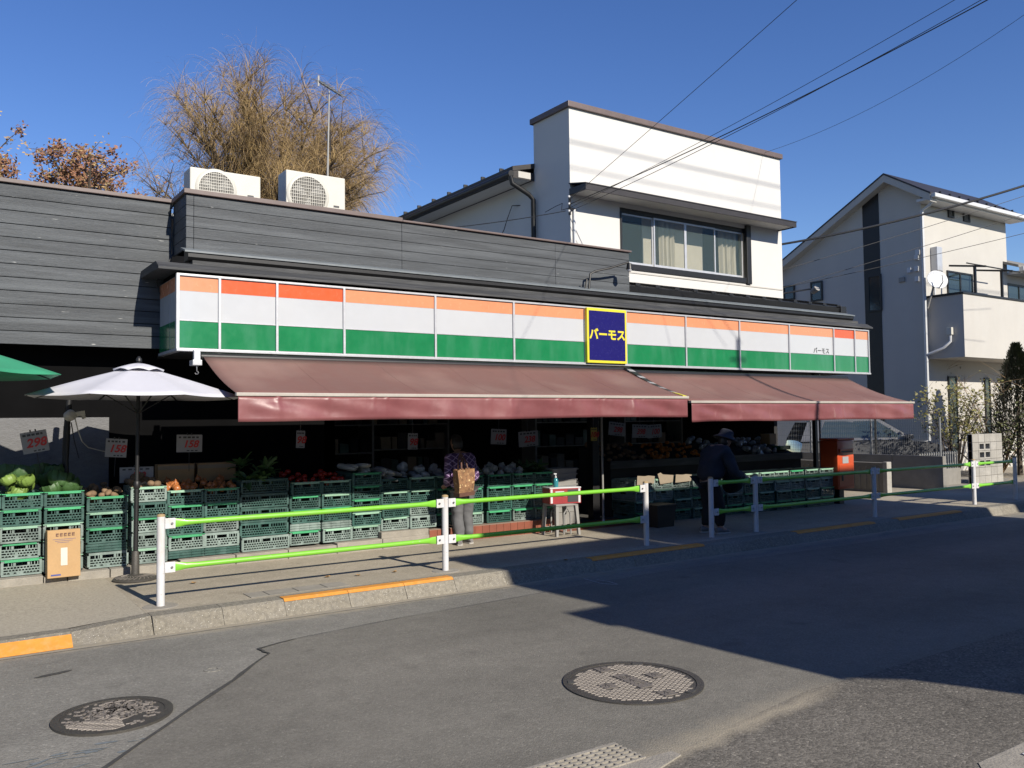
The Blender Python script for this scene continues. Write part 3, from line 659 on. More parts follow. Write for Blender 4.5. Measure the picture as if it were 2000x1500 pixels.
# ================================================================== AWNINGS
def awning(label, xa, xb, ztop, zf, zbot, seed):
    random.seed(seed)
    T = wthing("awning", label, "awning", ((xa + xb) / 2, 9.6, zbot))
    yb_, yf = 9.62, 8.36; n = 40; mth = 8
    mb = MB(); vs = []; fs = []
    for i in range(n + 1):
        t = i / n; x = xa + (xb - xa) * t
        for j in range(mth + 1):
            s_ = j / mth; sag = -.035 * math.sin(math.pi * s_) * (.5 + .5 * math.sin(t * 9 + seed)) - .02 * math.sin(math.pi * s_)
            vs.append((x, yb_ + (yf - yb_) * s_, ztop + (zf - ztop) * s_ + sag))
    for i in range(n):
        for j in range(mth): a_ = i * (mth + 1) + j; fs.append((a_, a_ + mth + 1, a_ + mth + 2, a_ + 1))
    top = mb.add(vs, fs).build("canopy", m_awn, T, True)
    sm = top.modifiers.new("thickness", 'SOLIDIFY'); sm.thickness = .004; sm.offset = -1
    # fabric seams
    for k in range(1, 6):
        t = k / 6 + U(-.01, .01); x = xa + (xb - xa) * t
        MB().tube([(x, yb_ + (yf - yb_) * s_, ztop + (zf - ztop) * s_ + .003 - .035 * math.sin(math.pi * s_) * (.5 + .5 * math.sin(t * 9 + seed)) - .02 * math.sin(math.pi * s_)) for s_ in [q / 8 for q in range(9)]], .0035, 4).build("seam", m_awn, top)
    MB().bbox(xa - .02, xb + .02, yf - .03, yf + .025, zf - .018, zf + .016, .006).build("front_bar", m_bar, T)
    MB().tube([(xa - .02, yb_ + .03, ztop - .0), (xb + .02, yb_ + .03, ztop)], .045, 12).build("roller", m_blackmetal, T, True)
    # valance with folds and hard creases
    creases = sorted(U(0, 1) for _ in range(18 if seed == 3 else 7)); nv = 420; vs = []; fs = []; rows = 7
    ph = [U(0, 6) for _ in range(6)]
    for i in range(nv + 1):
        t = i / nv; x = xa + (xb - xa) * t
        d0 = .022 * math.sin(t * 17 + ph[0]) + .012 * math.sin(t * 41 + ph[1]) + .007 * math.sin(t * 95 + ph[2])
        cr = sum(math.exp(-((t - c_) * (xb - xa) / .022) ** 2) for c_ in creases)
        for j in range(rows + 1):
            s_ = j / rows
            dia = .022 * math.sin((t * (xb - xa) * 6.5 - s_ * 5.0) + ph[3]) * (math.exp(-t * 7) * 1.4 + math.exp(-(1 - t) * 9) + .2)
            ed = min(1, t * (xb - xa) / .35, (1 - t) * (xb - xa) / .35)
            vs.append((x + .004 * ed * math.sin(s_ * 7 + t * 60), yf - .012 + ed * (d0 * s_ + dia * math.sin(math.pi * min(1, s_ * 1.1)) - .009 * cr * (.55 + .45 * math.sin(s_ * 2 + ph[4]))), zf - .018 + (zbot - zf + .018 + .006 * math.sin(t * 13 + ph[5])) * s_))
    for i in range(nv):
        for j in range(rows): a_ = i * (rows + 1) + j; fs.append((a_, a_ + rows + 1, a_ + rows + 2, a_ + 1))
    v = MB().add(vs, fs).build("valance", m_val, T, True)
    sm = v.modifiers.new("thickness", 'SOLIDIFY'); sm.thickness = .003
    for x in (xa + .35, xb - .35):   # folding arms
        ar = MB().bar((x, yb_, ztop - .07), (x + .32, (yb_ + yf) / 2, (ztop + zf) / 2 - .09), .045, .03).bar((x + .32, (yb_ + yf) / 2, (ztop + zf) / 2 - .095), (x, yf + .02, zf - .04), .04, .03)
        ar.build("folding_arm", m_greyp, T)
    # end bracket with hanging hook
    br = MB().bbox(xa - .12, xa - .02, yb_ - .05, yb_ + .1, ztop - .1, ztop - .04, .008).bbox(xa - .1, xa - .03, yb_ - .02, yb_ + .03, ztop - .04, ztop + .07, .006).build("bracket", m_alu, T)
    MB().tube([(xa - .07, yb_ - .02, ztop - .1), (xa - .07, yb_ - .02, ztop - .16)] + [(xa - .07 + .018 * math.sin(q), yb_ - .02, ztop - .178 + .018 * math.cos(q)) for q in (0.6, 1.6, 2.6, 3.6, 4.6)], .006, 6).build("hook", m_chrome, br)
    return T
awning("maroon awning with creased valance beside the white umbrella", 2.50, 8.60, 2.435, 1.985, 1.722, 3)
awning("maroon awning with smooth valance over the postbox end", 8.68, 14.08, 2.395, 1.925, 1.648, 11)
random.seed(21)
G = wthing("gap_cover", "ragged black and white striped strip bridging the gap between the awnings", "strip", (8.64, 9.0, 2.1))
for k in range(17):
    t = k / 17; y = 9.6 - t * 1.2; z = 2.455 - t * .46; t2 = (k + .93) / 17
    sg = -.05 * math.sin(math.pi * t) ; sg2 = -.05 * math.sin(math.pi * t2)
    w0 = .06
    q = [(8.635 - w0, 9.6 - t * 1.2, 2.462 - t * .46 + sg), (8.635 + w0, 9.6 - t * 1.2, 2.455 - t * .47 + sg), (8.635 + w0, 9.6 - t2 * 1.2, 2.455 - t2 * .47 + sg2), (8.635 - w0, 9.6 - t2 * 1.2, 2.462 - t2 * .46 + sg2)]
    MB().prism(q, (0, 0, .012)).build("slat", (m_yellow if k > 13 else m_paper if k % 3 == 1 else m_black), G)

# ================================================================== UMBRELLAS
def umbrella(name, label, cx, cy, zrim, zapex, r, m_, rot, tilt, pole=True):
    T = thing(name, label, "umbrella", (cx, cy, SW)); z0 = zrim - SW; z1 = zapex - SW
    n = 8; sub = 6; rad = 8; vs = []; fs = []
    for j in range(rad + 1):
        s_ = j / rad
        for i in range(n * sub):
            k = i / sub; f = k - int(k); a = rot + 2 * math.pi * k / n
            edge = math.cos(math.pi / n) / math.cos((f - .5) * 2 * math.pi / n)     # flat sides between ribs
            rr = r * s_ * (edge * (1 - .035 * math.sin(math.pi * f) * s_))
            zz = z1 + (z0 - z1) * (s_ ** 1.12) - .028 * math.sin(math.pi * f) * s_ * (1 - .55 * s_)
            vs.append((rr * math.cos(a), rr * math.sin(a), zz))
    N_ = n * sub
    for j in range(rad):
        for i in range(N_): fs.append((j * N_ + i, j * N_ + (i + 1) % N_, (j + 1) * N_ + (i + 1) % N_, (j + 1) * N_ + i))
    cn = MB().add(vs, fs).build("canopy", m_, T, True)
    sm = cn.modifiers.new("thickness", 'SOLIDIFY'); sm.thickness = .004
    vs = []; fs = []
    for j in range(4):
        s_ = j / 3
        for i in range(32):
            a = rot + 2 * math.pi * i / 32; rr = .02 + .22 * r * s_ * (1 - .06 * (math.sin(4 * a - 4 * rot) ** 2))
            vs.append((rr * math.cos(a), rr * math.sin(a), z1 + .035 - .085 * s_ ** 1.2 + (.022 * abs(math.sin(4 * (a - rot))) * s_)))
    for j in range(3):
        for i in range(32): fs.append((j * 32 + i, j * 32 + (i + 1) % 32, (j + 1) * 32 + (i + 1) % 32, (j + 1) * 32 + i))
    vn = MB().add(vs, fs).build("vent_cap", m_, cn, True); vn.modifiers.new("thickness", 'SOLIDIFY').thickness = .004
    MB().lathe([(.03, z1 + .05), (.03, z1 + .075), (.012, z1 + .1), (.004, z1 + .105)], (0, 0, 0), 10).build("finial", m_black, T, True)
    for i in range(n):
        a = rot + 2 * math.pi * i / n
        MB().bar((0, 0, z1 - .012), (r * .985 * math.cos(a), r * .985 * math.sin(a), z0 - .004), .010, .012).build("rib", m_black, T)
        MB().bar((.02 * math.cos(a), .02 * math.sin(a), z0 - .16), (r * .5 * math.cos(a), r * .5 * math.sin(a), (z0 + z1) / 2 - .022), .008).build("strut", m_black, T)
    MB().tube([(0, 0, .05), (0, 0, .95)], .024, 12).tube([(0, 0, .95), (0, 0, z1 + .04)], .019, 12).build("pole", m_black, T, True)
    hb = MB().lathe([(.028, .92), (.034, .93), (.034, .99), (.026, 1.0)], (0, 0, 0), 12).build("collar", m_black, T, True)
    MB().tube([(.03, -.01, .96), (.075, -.02, .985)], .007, 6).tube([(.075, -.02, .985), (.09, -.05, .96)], .006, 6).build("crank", m_black, hb)
    bs = MB().lathe([(.21, .0), (.215, .012), (.20, .028), (.06, .05), (.04, .06), (.035, .28), (.03, .29)], (0, 0, 0), 28).build("base", m_iron, T, True)
    mb = MB()
    for i in range(24):
        a = 2 * math.pi * i / 24; mb.tube([(.19 * math.cos(a), .19 * math.sin(a), .0285), (.13 * math.cos(a + .25), .13 * math.sin(a + .25), .038), (.08 * math.cos(a), .08 * math.sin(a), .046)], .006, 4)
    mb.build("ornament", m_iron2, bs)
    T.rotation_euler = tilt
    return T
umbrella("market_umbrella", "white market umbrella on a black pole in front of the crates", 1.79, 9.44, 1.985, 2.30, 1.06, m_umb, .2, (0, math.radians(.6), 0))
umbrella("market_umbrella", "green market umbrella, only its rim reaching past the white one", .02, 9.25, 2.17, 2.52, 1.10, m_umbg, .38, (0, 0, 0))

# black post with clip lamp, behind the greens
P_ = wthing("lamp_post", "black post with a cream clip lamp and dangling cord behind the greens", "post", (1.26, 10.35, SW))
pt = [aty(133, 990, 10.35), aty(128, 900, 10.35), aty(131, 830, 10.35), aty(136, 770, 10.35)]; pt[0].z = .24
MB().tube(pt, .032, 10).build("post", m_black, P_, True)
MB().tube([aty(128, 890, 10.35), aty(131, 832, 10.35)], .036, 10).build("sleeve", m_black, P_, True)
c = aty(140, 810, 10.28)
hd = MB().lathe([(.02, -.07), (.055, -.06), (.06, 0), (.05, .01), (.035, .02)], (0, 0, 0), 14).move(Matrix.Translation(c) @ Matrix.Rotation(1.2, 4, 'X') @ Matrix.Rotation(.5, 4, 'Y')).build("lamp_head", m_cream, P_, True)
MB().bar(c + Vector((.02, .03, 0)), c + Vector((.13, .05, .02)), .04, .05).bar(c + Vector((.1, .05, .02)), c + Vector((.13, .06, -.04)), .03, .03).build("clip", m_cream, P_)
MB().tube([aty(146, 815, 10.3), aty(152, 840, 10.3), aty(160, 862, 10.35), aty(172, 874, 10.5), aty(205, 882, 10.6)], .006, 5).build("cord", m_cream, P_)
MB().tube([aty(139, 825, 10.32), aty(145, 862, 10.32), aty(154, 895, 10.32)], .006, 5).build("cord", m_black, P_)

# ================================================================== CRATES
def crate_body(w, d, h, seed, wide=False):
    random.seed(seed); mb = MB(); t = .012
    def face(ax, sgn):
        L_ = w if ax == 'x' else d
        def bx(u0, u1, z0, z1, p=0.0, th=.010):
            if ax == 'x':
                y = -d / 2 if sgn < 0 else d / 2
                mb.box(u0, u1, y - p if sgn < 0 else y - th, y + th if sgn < 0 else y + p, z0, z1)
            else:
                x = -w / 2 if sgn < 0 else w / 2
                mb.box(x - p if sgn < 0 else x - th, x + th if sgn < 0 else x + p, u0, u1, z0, z1)
        e = L_ / 2
        bx(-e, e, 0, .018, .0); bx(-e, e, h - .030, h - .004, .0)
        bx(-e, -e + .022, .018, h - .03, .004); bx(e - .022, e, .018, h - .03, .004)
        n = max(9, int(L_ / .031)); zs = [.018 + (h - .048) * q for q in (0, .2, .42, .65, 1)]
        for q in (1, 2, 3): bx(-e + .022, e - .022, zs[q] - .005, zs[q] + .005, -.0012)
        if ax == 'x' and sgn > 0: n = 5
        for k in range(1, n):
            u = -e + .022 + (L_ - .044) * k / n
            for q in range(4):
                if abs(u) < .055 and q == 3: continue
                uu = u + ((L_ - .044) / n * .5 if q % 2 else 0)
                if uu > e - .03: continue
                bx(uu - .004, uu + .004, zs[q] + .005, zs[q + 1] - (.005 if q < 3 else 0), .0015)
        if ax == 'x' and sgn < 0:   # hand hole: solid surround with a slot left open
            bx(-.075, -.052, zs[3] + .005, h - .03, .0025); bx(.052, .075, zs[3] + .005, h - .03, .0025)
            # some closed fields
            for _ in range(3):
                k = random.randrange(1, n - 1); q = random.randrange(0, 2); u = -e + .022 + (L_ - .044) * k / n; bx(u, u + (L_ - .044) / n, zs[q], zs[q + 1], -.003, .004)
    face('x', -1); face('x', 1); face('y', -1); face('y', 1)
    mb.box(-w / 2 + .012, w / 2 - .012, -d / 2 + .012, d / 2 - .012, .003, .010)
    return mb
def lip_mb(w, d, h):
    mb = MB()
    mb.box(-w / 2 - .004, w / 2 + .004, -d / 2 - .011, -d / 2 + .004, h - .009, h - .0015)
    mb.box(-w / 2 + .03, w / 2 - .03, -d / 2 - .016, -d / 2 - .001, h - .026, h - .0095)
    return mb
CW, CD, CH = .366, .53, .162
def folded_mb(w, d, h):
    mb = MB(); n = 3
    mb.box(-w / 2, w / 2, -d / 2 + .006, d / 2, .0, h - .003)
    for k in range(n):
        z0_ = k * h / n; mb.box(-w / 2 - .003, w / 2 + .003, -d / 2 - .003, -d / 2 + .0055, z0_ + .002, z0_ + h / n * .55)
        for u in (-.06, .06, -w / 2 + .02, w / 2 - .02): mb.box(u - .012, u + .012, -d / 2 - .006, -d / 2 - .0032, z0_ + .003, z0_ + h / n - .003)
    return mb
me_body = {}
for v in range(3):
    for mn, mm in (('A', m_crA), ('B', m_crB)): me_body[(v, mn, 0)] = crate_body(CW, CD, CH, 40 + v).mesh("crate_body", mm)
for mn, mm in (('A', m_crA), ('B', m_crB)): me_body[(0, mn, 1)] = crate_body(.56, .40, CH, 50).mesh("wide_crate_body", mm); me_body[(mn, 'f')] = folded_mb(CW, CD, .085).mesh("folded_crate_body", mm)
me_lip = {('A', 0): lip_mb(CW, CD, CH).mesh("crate_lip", m_lipA), ('B', 0): lip_mb(CW, CD, CH).mesh("crate_lip", m_lipB), ('A', 1): lip_mb(.56, .4, CH).mesh("crate_lip", m_lipA), ('B', 1): lip_mb(.56, .4, CH).mesh("crate_lip", m_lipB)}
ORD = ["bottom", "second", "third", "fourth", "fifth", "sixth", "seventh"]
def stack(xa, xb, yfront, zbase, recipe, where, wide=False):
    """recipe from the bottom: A dark crate, B pale crate, F/f folded dark/pale; lower-case a/b = no bright lip"""
    z = zbase; xc = (xa + xb) / 2; d = .40 if wide else CD; w_ = .56 if wide else CW; sc = min(1.06, (xb - xa - .006) / w_)
    for i, ch in enumerate(recipe):
        last = i == len(recipe) - 1; pos = "topmost" if last else ORD[i]
        yj = U(-.02, .02); rz = math.radians(U(-2.0, 2.0)); xj = U(-.006, .006)
        kind = 'A' if ch in 'AaF' else 'B'
        if ch in 'Ff':
            T = thing("folded_crate", f"flat folded plastic crate, {pos} in {where}", "crate", (xc + xj, yfront + d / 2 + yj, z), (0, 0, rz), "green crates under the produce")
            link("body", me_body[(kind, 'f')], T, scale=(sc, 1, 1)); z += .087; continue
        col = "dark green" if kind == 'A' else "pale green"
        T = thing("plastic_crate", f"{col} lattice crate, {pos} in {where}", "crate", (xc + xj, yfront + d / 2 + yj, z), (0, 0, rz), "green crates under the produce")
        link("body", me_body[(random.randrange(3), kind, 0)] if not wide else me_body[(0, kind, 1)], T, scale=(sc, 1, 1))
        if ch in 'AB': link("lip", me_lip[(random.choice('AAB') if kind == 'A' else random.choice('BBA'), 1 if wide else 0)], T, scale=(sc, 1, 1))
        z += CH + .001
    return z
random.seed(5)
Xc = lambda p: aty(p, 1000, 9.85).x
STK = [(0, 82, .222, 'BBBAA', "the stack under the pale cabbages"), (85, 163, .222, 'BBBAA', "the stack behind the leaning carton"),
       (170, 250, .222, 'bFAAA', "the potato stack between carton and umbrella pole"), (257, 327, .222, 'BbBaB', "the stack behind the umbrella pole"),
       (328, 399, .242, 'FBAAA', "the onion stack next to the umbrella pole"), (400, 468, .242, 'FbBAA', "the second onion stack from the umbrella pole"),
       (470, 565, .242, 'baaaa', "the wide stack between onions and tomatoes"), (567, 627, .262, 'BfAAA', "the first tomato stack"), (629, 687, .262, 'BfAAA', "the second tomato stack"),
       (688, 745, .262, 'BAAAA', "the first radish stack"), (746, 800, .335, 'BAAa', "the second radish stack"), (801, 852, .335, 'bBAA', "the stack of bagged vegetables"),
       (853, 886, .335, 'AAAA', "the stack behind the middle guard rail post"), (890, 950, .315, 'BAAA', "the stack behind the shopper with the tote"), (952, 1000, .315, 'AAAA', "the turnip stack"), (1001, 1043, .315, 'BAAA', "the second turnip stack"), (1044, 1083, .315, 'BBAA', "the stack beside the stool")]
TOPS = []
for a, b, z, rec, wh in STK:
    xa, xb = Xc(a), Xc(b)
    if a == 0: xa = .63
    TOPS.append((xa, xb, stack(xa, xb, 9.86, z, rec, wh, wide=(a == 470))))
stack(.26, .625, 9.87, .222, 'BABAA', "the stack beside the pale cabbages, under the green umbrella")
stack(-.12, .25, 9.88, .222, 'ABBA', "the outermost stack under the green umbrella")
# right-hand display, in the shade of the house across the street
RX = [8.78 + k * .385 for k in range(12)]
for k, x in enumerate(RX):
    if k == 12: continue
    wh = ["the first", "the second", "the third", "the fourth", "the fifth", "the sixth", "the seventh", "the eighth", "the ninth", "the tenth", "the eleventh", "the last"][k] + " display stack counted from the shop door"
    TOPS.append((x, x + .38, stack(x, x + .38, 9.62 - .012 * k, SW + .005, ['AABB', 'AaBB', 'AAaB', 'AAAB'][k % 4] if k < 8 else 'AABB', wh)))

# ================================================================== PRODUCE
def lump(name, r, m_, sq=(1, 1, 1), jit=.08, seed=1, sub=2):
    random.seed(seed); bm = bmesh.new(); bmesh.ops.create_icosphere(bm, subdivisions=sub, radius=r)
    ph = [U(0, 6) for _ in range(6)]
    for v in bm.verts:
        n = v.co.normalized(); k = 1 + jit * (math.sin(3 * n.x + ph[0]) + math.sin(3.3 * n.y + ph[1]) + math.sin(2.7 * n.z + ph[2])) / 2
        v.co = Vector((n.x * sq[0], n.y * sq[1], n.z * sq[2])) * r * k
    me = bpy.data.meshes.new(name); bm.to_mesh(me); bm.free(); me.materials.append(m_); me.polygons.foreach_set("use_smooth", [True] * len(me.polygons)); return me
me_onion = MB().lathe([(.004, -.036), (.020, -.034), (.034, -.020), (.040, 0), (.034, .018), (.018, .032), (.007, .040), (.005, .055), (.002, .060)], (0, 0, 0), 14).mesh("onion", m_onion, True)
me_potato = [lump("potato", .038, m_potato, (1.25, .95, .85), .12, s_) for s_ in (1, 2, 3)]
me_tomato = lump("tomato", .036, m_tomato, (1, 1, .85), .03, 4)
me_mand = lump("mandarin", .034, m_mandarin, (1, 1, .82), .02, 5)
me_turn = MB().lathe([(.003, -.06), (.012, -.05), (.040, -.03), (.050, 0), (.042, .028), (.015, .042), (.012, .055)], (0, 0, 0), 14).mesh("turnip", m_turnip, True)
me_daikon = MB().tube([(-.2, 0, 0), (-.17, 0, 0), (-.05, 0, .004), (.1, 0, .006), (.17, 0, .004), (.2, 0, 0)], [.006, .022, .034, .037, .033, .016], 12).mesh("white_radish", m_daikon, True)
def leafy(name, n, L_, wd, m1, spread, seed):
    random.seed(seed); mb = MB()
    for k in range(n):
        a = U(0, 6.28); el = U(.1, 1.2) * spread; l = L_ * U(.6, 1.1); wv = wd * U(.6, 1.1)
        d = Vector((math.cos(a) * math.cos(el), math.sin(a) * math.cos(el), math.sin(el))); s_ = d.cross(Vector((0, 0, 1))).normalized(); u = s_.cross(d)
        pr_ = []
        for i in range(5):
            t = i / 4; c_ = d * l * t + u * (l * .25 * t * t * -1); w_ = wv * math.sin(math.pi * (.12 + .8 * t)); rf = U(-.01, .01)
            pr_ += [c_ - s_ * w_ + u * (.02 * w_ / wd + rf), c_, c_ + s_ * w_ + u * (.02 * w_ / wd - rf)]
        mb.add(pr_, [(3 * i + q, 3 * i + q + 1, 3 * i + q + 4, 3 * i + q + 3) for i in range(4) for q in (0, 1)])
    return mb.mesh(name, m1, True)
def cabbage_mesh(m1, seed):
    random.seed(seed); mb = MB(); R = .085; vs = []; fs = []
    for i in range(9):
        th = math.pi * i / 8
        for k in range(14):
            a = 2 * math.pi * k / 14; rr = R * (1 + .04 * math.sin(5 * a + i)); vs.append((rr * math.sin(th) * math.cos(a), rr * math.sin(th) * math.sin(a), .8 * rr * math.cos(th)))
    for i in range(8):
        for k in range(14): fs.append((i * 14 + k, i * 14 + (k + 1) % 14, (i + 1) * 14 + (k + 1) % 14, (i + 1) * 14 + k))
    mb.add(vs, fs)
    for q in range(9):     # wrapping outer leaves with ruffled, lifted edges
        a0 = q * 2.4; vs = []; fs = []; nu, nv = 8, 6; open_ = U(.01, .06)
        for i in range(nu + 1):
            for j in range(nv + 1):
                u = (i / nu - .5) * 1.5; v = -1.2 + 2.1 * j / nv; lift = open_ * max(0, j / nv) ** 2 + .012
                rr = R + lift + .007 * math.sin(11 * u + q) * (j / nv); wdt = math.sqrt(max(0, 1 - (u / .8) ** 2)) if j == nv else 1
                z_ = math.sin(v * .9) * rr * .8 * (1 if j < nv else .75 + .25 * wdt)
                vs.append((rr * math.cos(v * .75) * math.cos(a0 + u), rr * math.cos(v * .75) * math.sin(a0 + u), z_))
        for i in range(nu):
            for j in range(nv): b_ = i * (nv + 1) + j; fs.append((b_, b_ + 1, b_ + nv + 2, b_ + nv + 1))
        mb.add(vs, fs)
    return mb.mesh("cabbage", m1, True)
me_cab = cabbage_mesh(m_cabbage, 1); me_cab2 = cabbage_mesh(m_cabbage2, 2)
me_greens = [leafy("greens", 14, .2, .035, m_cabbage2, .9, s_) for s_ in (1, 2)]
me_bag = [lump("bag", .06, m_bagp, (1.2, .9, .8), .35, s_, 3) for s_ in (7, 8)]
random.seed(9)
def heap(name, cat, meshes, top, n, r, label, group, layers=2, y0=9.93, y1=10.34, tilt=True, sc=(.85, 1.15), flat=False):
    xa, xb, z = top; k = 0
    for q in range(n):
        lay = 0 if q < n * .6 else 1
        x = U(xa + r * 1.0, xb - r * 1.0); t = rnd(); y = y0 + (y1 - y0) * t
        zz = z - .035 + lay * r * 1.1 + .09 * t + U(-.008, .008)
        o = link(name, random.choice(meshes), None, (x, y, zz), (U(-.5, .5), U(-.5, .5), U(0, 6.28)) if not flat else (U(-.05, .1), U(-.2, .2), 1.57 + U(-.25, .25)), U(*sc))
        tag(o, label, cat, group)
T_ = TOPS
heap("cabbage", "cabbage", [me_cab], T_[0], 7, .09, "pale green cabbage heaped in the crate at the wing wall", "pale cabbages", sc=(.6, .8))
heap("cabbage", "cabbage", [me_cab2], T_[1], 6, .09, "dark green leafy cabbage in the crate above the carton", "dark cabbages", sc=(.8, 1.05))
for k in range(4):
    o = link("cabbage", me_cab2, None, (.72 + k * .13, 10.36 + U(-.02, .06), 1.16 + U(-.01, .05)), (U(-.3, .3), U(-.3, .3), U(0, 6)), 1.25); tag(o, "big dark cabbage at the back of the display by the stucco wall", "cabbage", "big dark cabbages at the back")
heap("potato", "potato", me_potato, T_[2], 22, .038, "dusty brown potato heaped in the crate before the umbrella pole", "potatoes")
heap("potato", "potato", me_potato, T_[3], 20, .038, "dusty brown potato in the crate behind the umbrella pole", "potatoes behind the pole")
heap("onion", "onion", [me_onion], T_[4], 30, .036, "shiny brown onion heaped in the crate next to the umbrella pole", "onions next to the pole")
heap("onion", "onion", [me_onion], T_[5], 24, .036, "brown onion in the crate shaded by the awning corner", "shaded onions")
heap("greens", "greens", me_greens, T_[6], 6, .1, "bunch of dark leafy greens in the wide crate", "leafy greens in the wide crate", sc=(.8, 1.1))
heap("tomato", "tomato", [me_tomato], T_[7], 20, .034, "red tomato in the crate of the first tomato stack", "tomatoes, first crate")
heap("tomato", "tomato", [me_tomato], T_[8], 20, .034, "red tomato in the crate of the second tomato stack", "tomatoes, second crate")
heap("white_radish", "radish", [me_daikon], T_[9], 7, .06, "long white radish lying in the first radish crate", "white radishes, first crate", y0=10.02, y1=10.2, flat=True)
heap("white_radish", "radish", [me_daikon], T_[10], 9, .06, "long white radish lying in the second radish crate", "white radishes, second crate", y0=10.02, y1=10.2, flat=True)
heap("vegetable_bag", "bag", me_bag, T_[11], 8, .07, "clear bag of vegetables in the crate past the radishes", "bagged vegetables")
heap("vegetable_bag", "bag", me_bag, T_[12], 5, .06, "clear bag of vegetables behind the middle guard rail post", "bagged vegetables by the post")
heap("greens", "greens", me_greens, T_[13], 5, .09, "bunch of dark leafy greens in front of the shopper", "greens before the shopper", sc=(.7, 1))
heap("turnip", "turnip", [me_turn], T_[14], 12, .05, "round pale turnip in the first turnip crate", "turnips, first crate")
heap("turnip", "turnip", [me_turn], T_[15], 12, .05, "round pale turnip in the second turnip crate", "turnips, second crate")
heap("greens", "greens", me_greens, T_[16], 4, .08, "bunch of dark leafy greens beside the red carton", "greens beside the carton", sc=(.7, 1))
# the sloping counter behind the right-hand crates
CT = wthing("display_counter", "dark sloping produce counter behind the shaded crates", "counter", (10.9, 10.5, SW))
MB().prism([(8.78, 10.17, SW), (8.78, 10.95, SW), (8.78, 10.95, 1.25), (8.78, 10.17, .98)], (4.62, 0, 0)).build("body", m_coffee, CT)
MB().bbox(8.76, 13.42, 10.14, 10.168, .93, 1.05, .005).build("front_rail", m_darkwood, CT)
random.seed(31)
CTZ = lambda y: .98 + (y - 10.17) / .78 * .27
def counter(name, cat, meshes, x0, x1, n, r, label, group, sc=(.9, 1.1)):
    for _ in range(n):
        y = U(10.22, 10.9); o = link(name, random.choice(meshes), None, (U(x0, x1), y, CTZ(y) + r * .8 + U(0, r * 1.3)), (U(-.4, .4), U(-.4, .4), U(0, 6.28)), U(*sc)); tag(o, label, cat, group)
counter("potato", "potato", me_potato, 8.85, 9.75, 34, .038, "brown root vegetable on the counter nearest the shop door", "root vegetables on the counter")
counter("mandarin", "mandarin", [me_mand], 9.8, 11.0, 70, .034, "orange mandarin on the shaded counter", "mandarins on the counter")
counter("vegetable_bag", "bag", me_bag, 11.1, 12.95, 34, .06, "clear bag of produce on the counter behind the stooping shopper", "bagged produce on the counter", (.8, 1.1))

for k, (xa, xb) in enumerate(((2.22, 2.62), (2.66, 3.1))):
    T = thing("cardboard_box", ["brown cardboard box behind the onions next to the umbrella pole", "brown cardboard box behind the shaded onions"][k], "box", ((xa + xb) / 2, 10.53, 1.03), (0, 0, U(-.05, .05)))
    MB().bbox(-(xb - xa) / 2, (xb - xa) / 2, -.09, .12, 0, .21, .004).build("body", m_card, T); MB().box(-(xb - xa) / 2, (xb - xa) / 2, -.094, -.0905, .15, .19).build("tape", m_card2, T)
    MB().box(-(xb - xa) / 2 + .05, (xb - xa) / 2 - .05, -.06, .09, -.87, -.001).build("support", m_black, T)

# ================================================================== PRICE CARDS
def card(px, py, wpx, hpx, Y, txt, rz, label, m_=None, stem=True, tcol=None):
    a = aty(px - wpx / 2, py, Y); b = aty(px + wpx / 2, py, Y); w_ = (b.x - a.x); c = aty(px, py, Y); h_ = abs(aty(px, py - hpx / 2, Y).z - aty(px, py + hpx / 2, Y).z)
    T = thing("price_card", label, "price card", c, (0, math.radians(rz), 0))
    MB().bbox(-w_ / 2, w_ / 2, -.003, .003, -h_ / 2, h_ / 2, .001).build("board", m_ or m_paper, T)
    mb = MB(); random.seed(int(px))
    for k in range(5): mb.box(-w_ * .42 + k * w_ * .17, -w_ * .42 + k * w_ * .17 + w_ * U(.08, .14), -.0045, -.0032, h_ * .30, h_ * .40)
    for k in range(3): mb.box(-w_ * .1 + k * w_ * .16, -w_ * .1 + k * w_ * .16 + w_ * .1, -.0045, -.0032, -h_ * .44, -h_ * .38)
    tag(mb.build("fine_print", m_ink, T), kind="stuff")
    lettering(txt, h_ * .56, tcol or m_redink, T, (w_ * .04, -.006, -h_ * .05), weight=.0035, shear=.25, depth=.003)
    MB().bbox(-.03, -.018, -.01, .012, h_ / 2 - .006, h_ / 2 + .02, .002).bbox(.018, .03, -.01, .012, h_ / 2 - .006, h_ / 2 + .02, .002).build("clip", m_black, T)
    if stem: MB().tube([(0, .008, -h_ / 2 + .01), (.005, .012, -h_ / 2 - .22)], .004, 5).build("stem", m_black, T)
    else: MB().tube([(0, .008, h_ / 2), (0, .012, 2.505 - c.z)], .002, 4).build("hanging_string", m_greyp, T)
    return T
card(68, 863, 52, 42, 10.2, "298", -10, "tilted white price card reading 298 above the cabbages")
card(227, 875, 42, 36, 10.3, "158", 4, "white price card reading 158 beside the stucco panel")
card(370, 866, 50, 34, 10.3, "158", 1, "white price card reading 158 above the onions")
card(267, 927, 66, 30, 10.35, "100", 0, "low white notice with blue and red print behind the umbrella pole")
for px, py, w_, h_, tx, rz, wh in ((587, 858, 17, 34, "98", 2, "above the wide crate"), (806, 862, 19, 32, "98", 2, "above the bagged vegetables"), (974, 853, 30, 30, "100", 3, "above the first turnips"), (1032, 857, 38, 30, "238", -3, "beside the shop door"),
                                   (1205, 838, 32, 26, "298", 6, "over the root vegetables"), (1250, 842, 30, 26, "398", 2, "over the mandarins"), (1278, 842, 28, 26, "100", -3, "over the end of the mandarins")):
    card(px, py, w_, h_, 10.4, tx, rz, f"dim white price card reading {tx} hanging {wh}", stem=False)
card(1160, 848, 12, 26, 10.04, "100", 0, "small yellow notice on the black pillar", m_=m_paper2, stem=False)

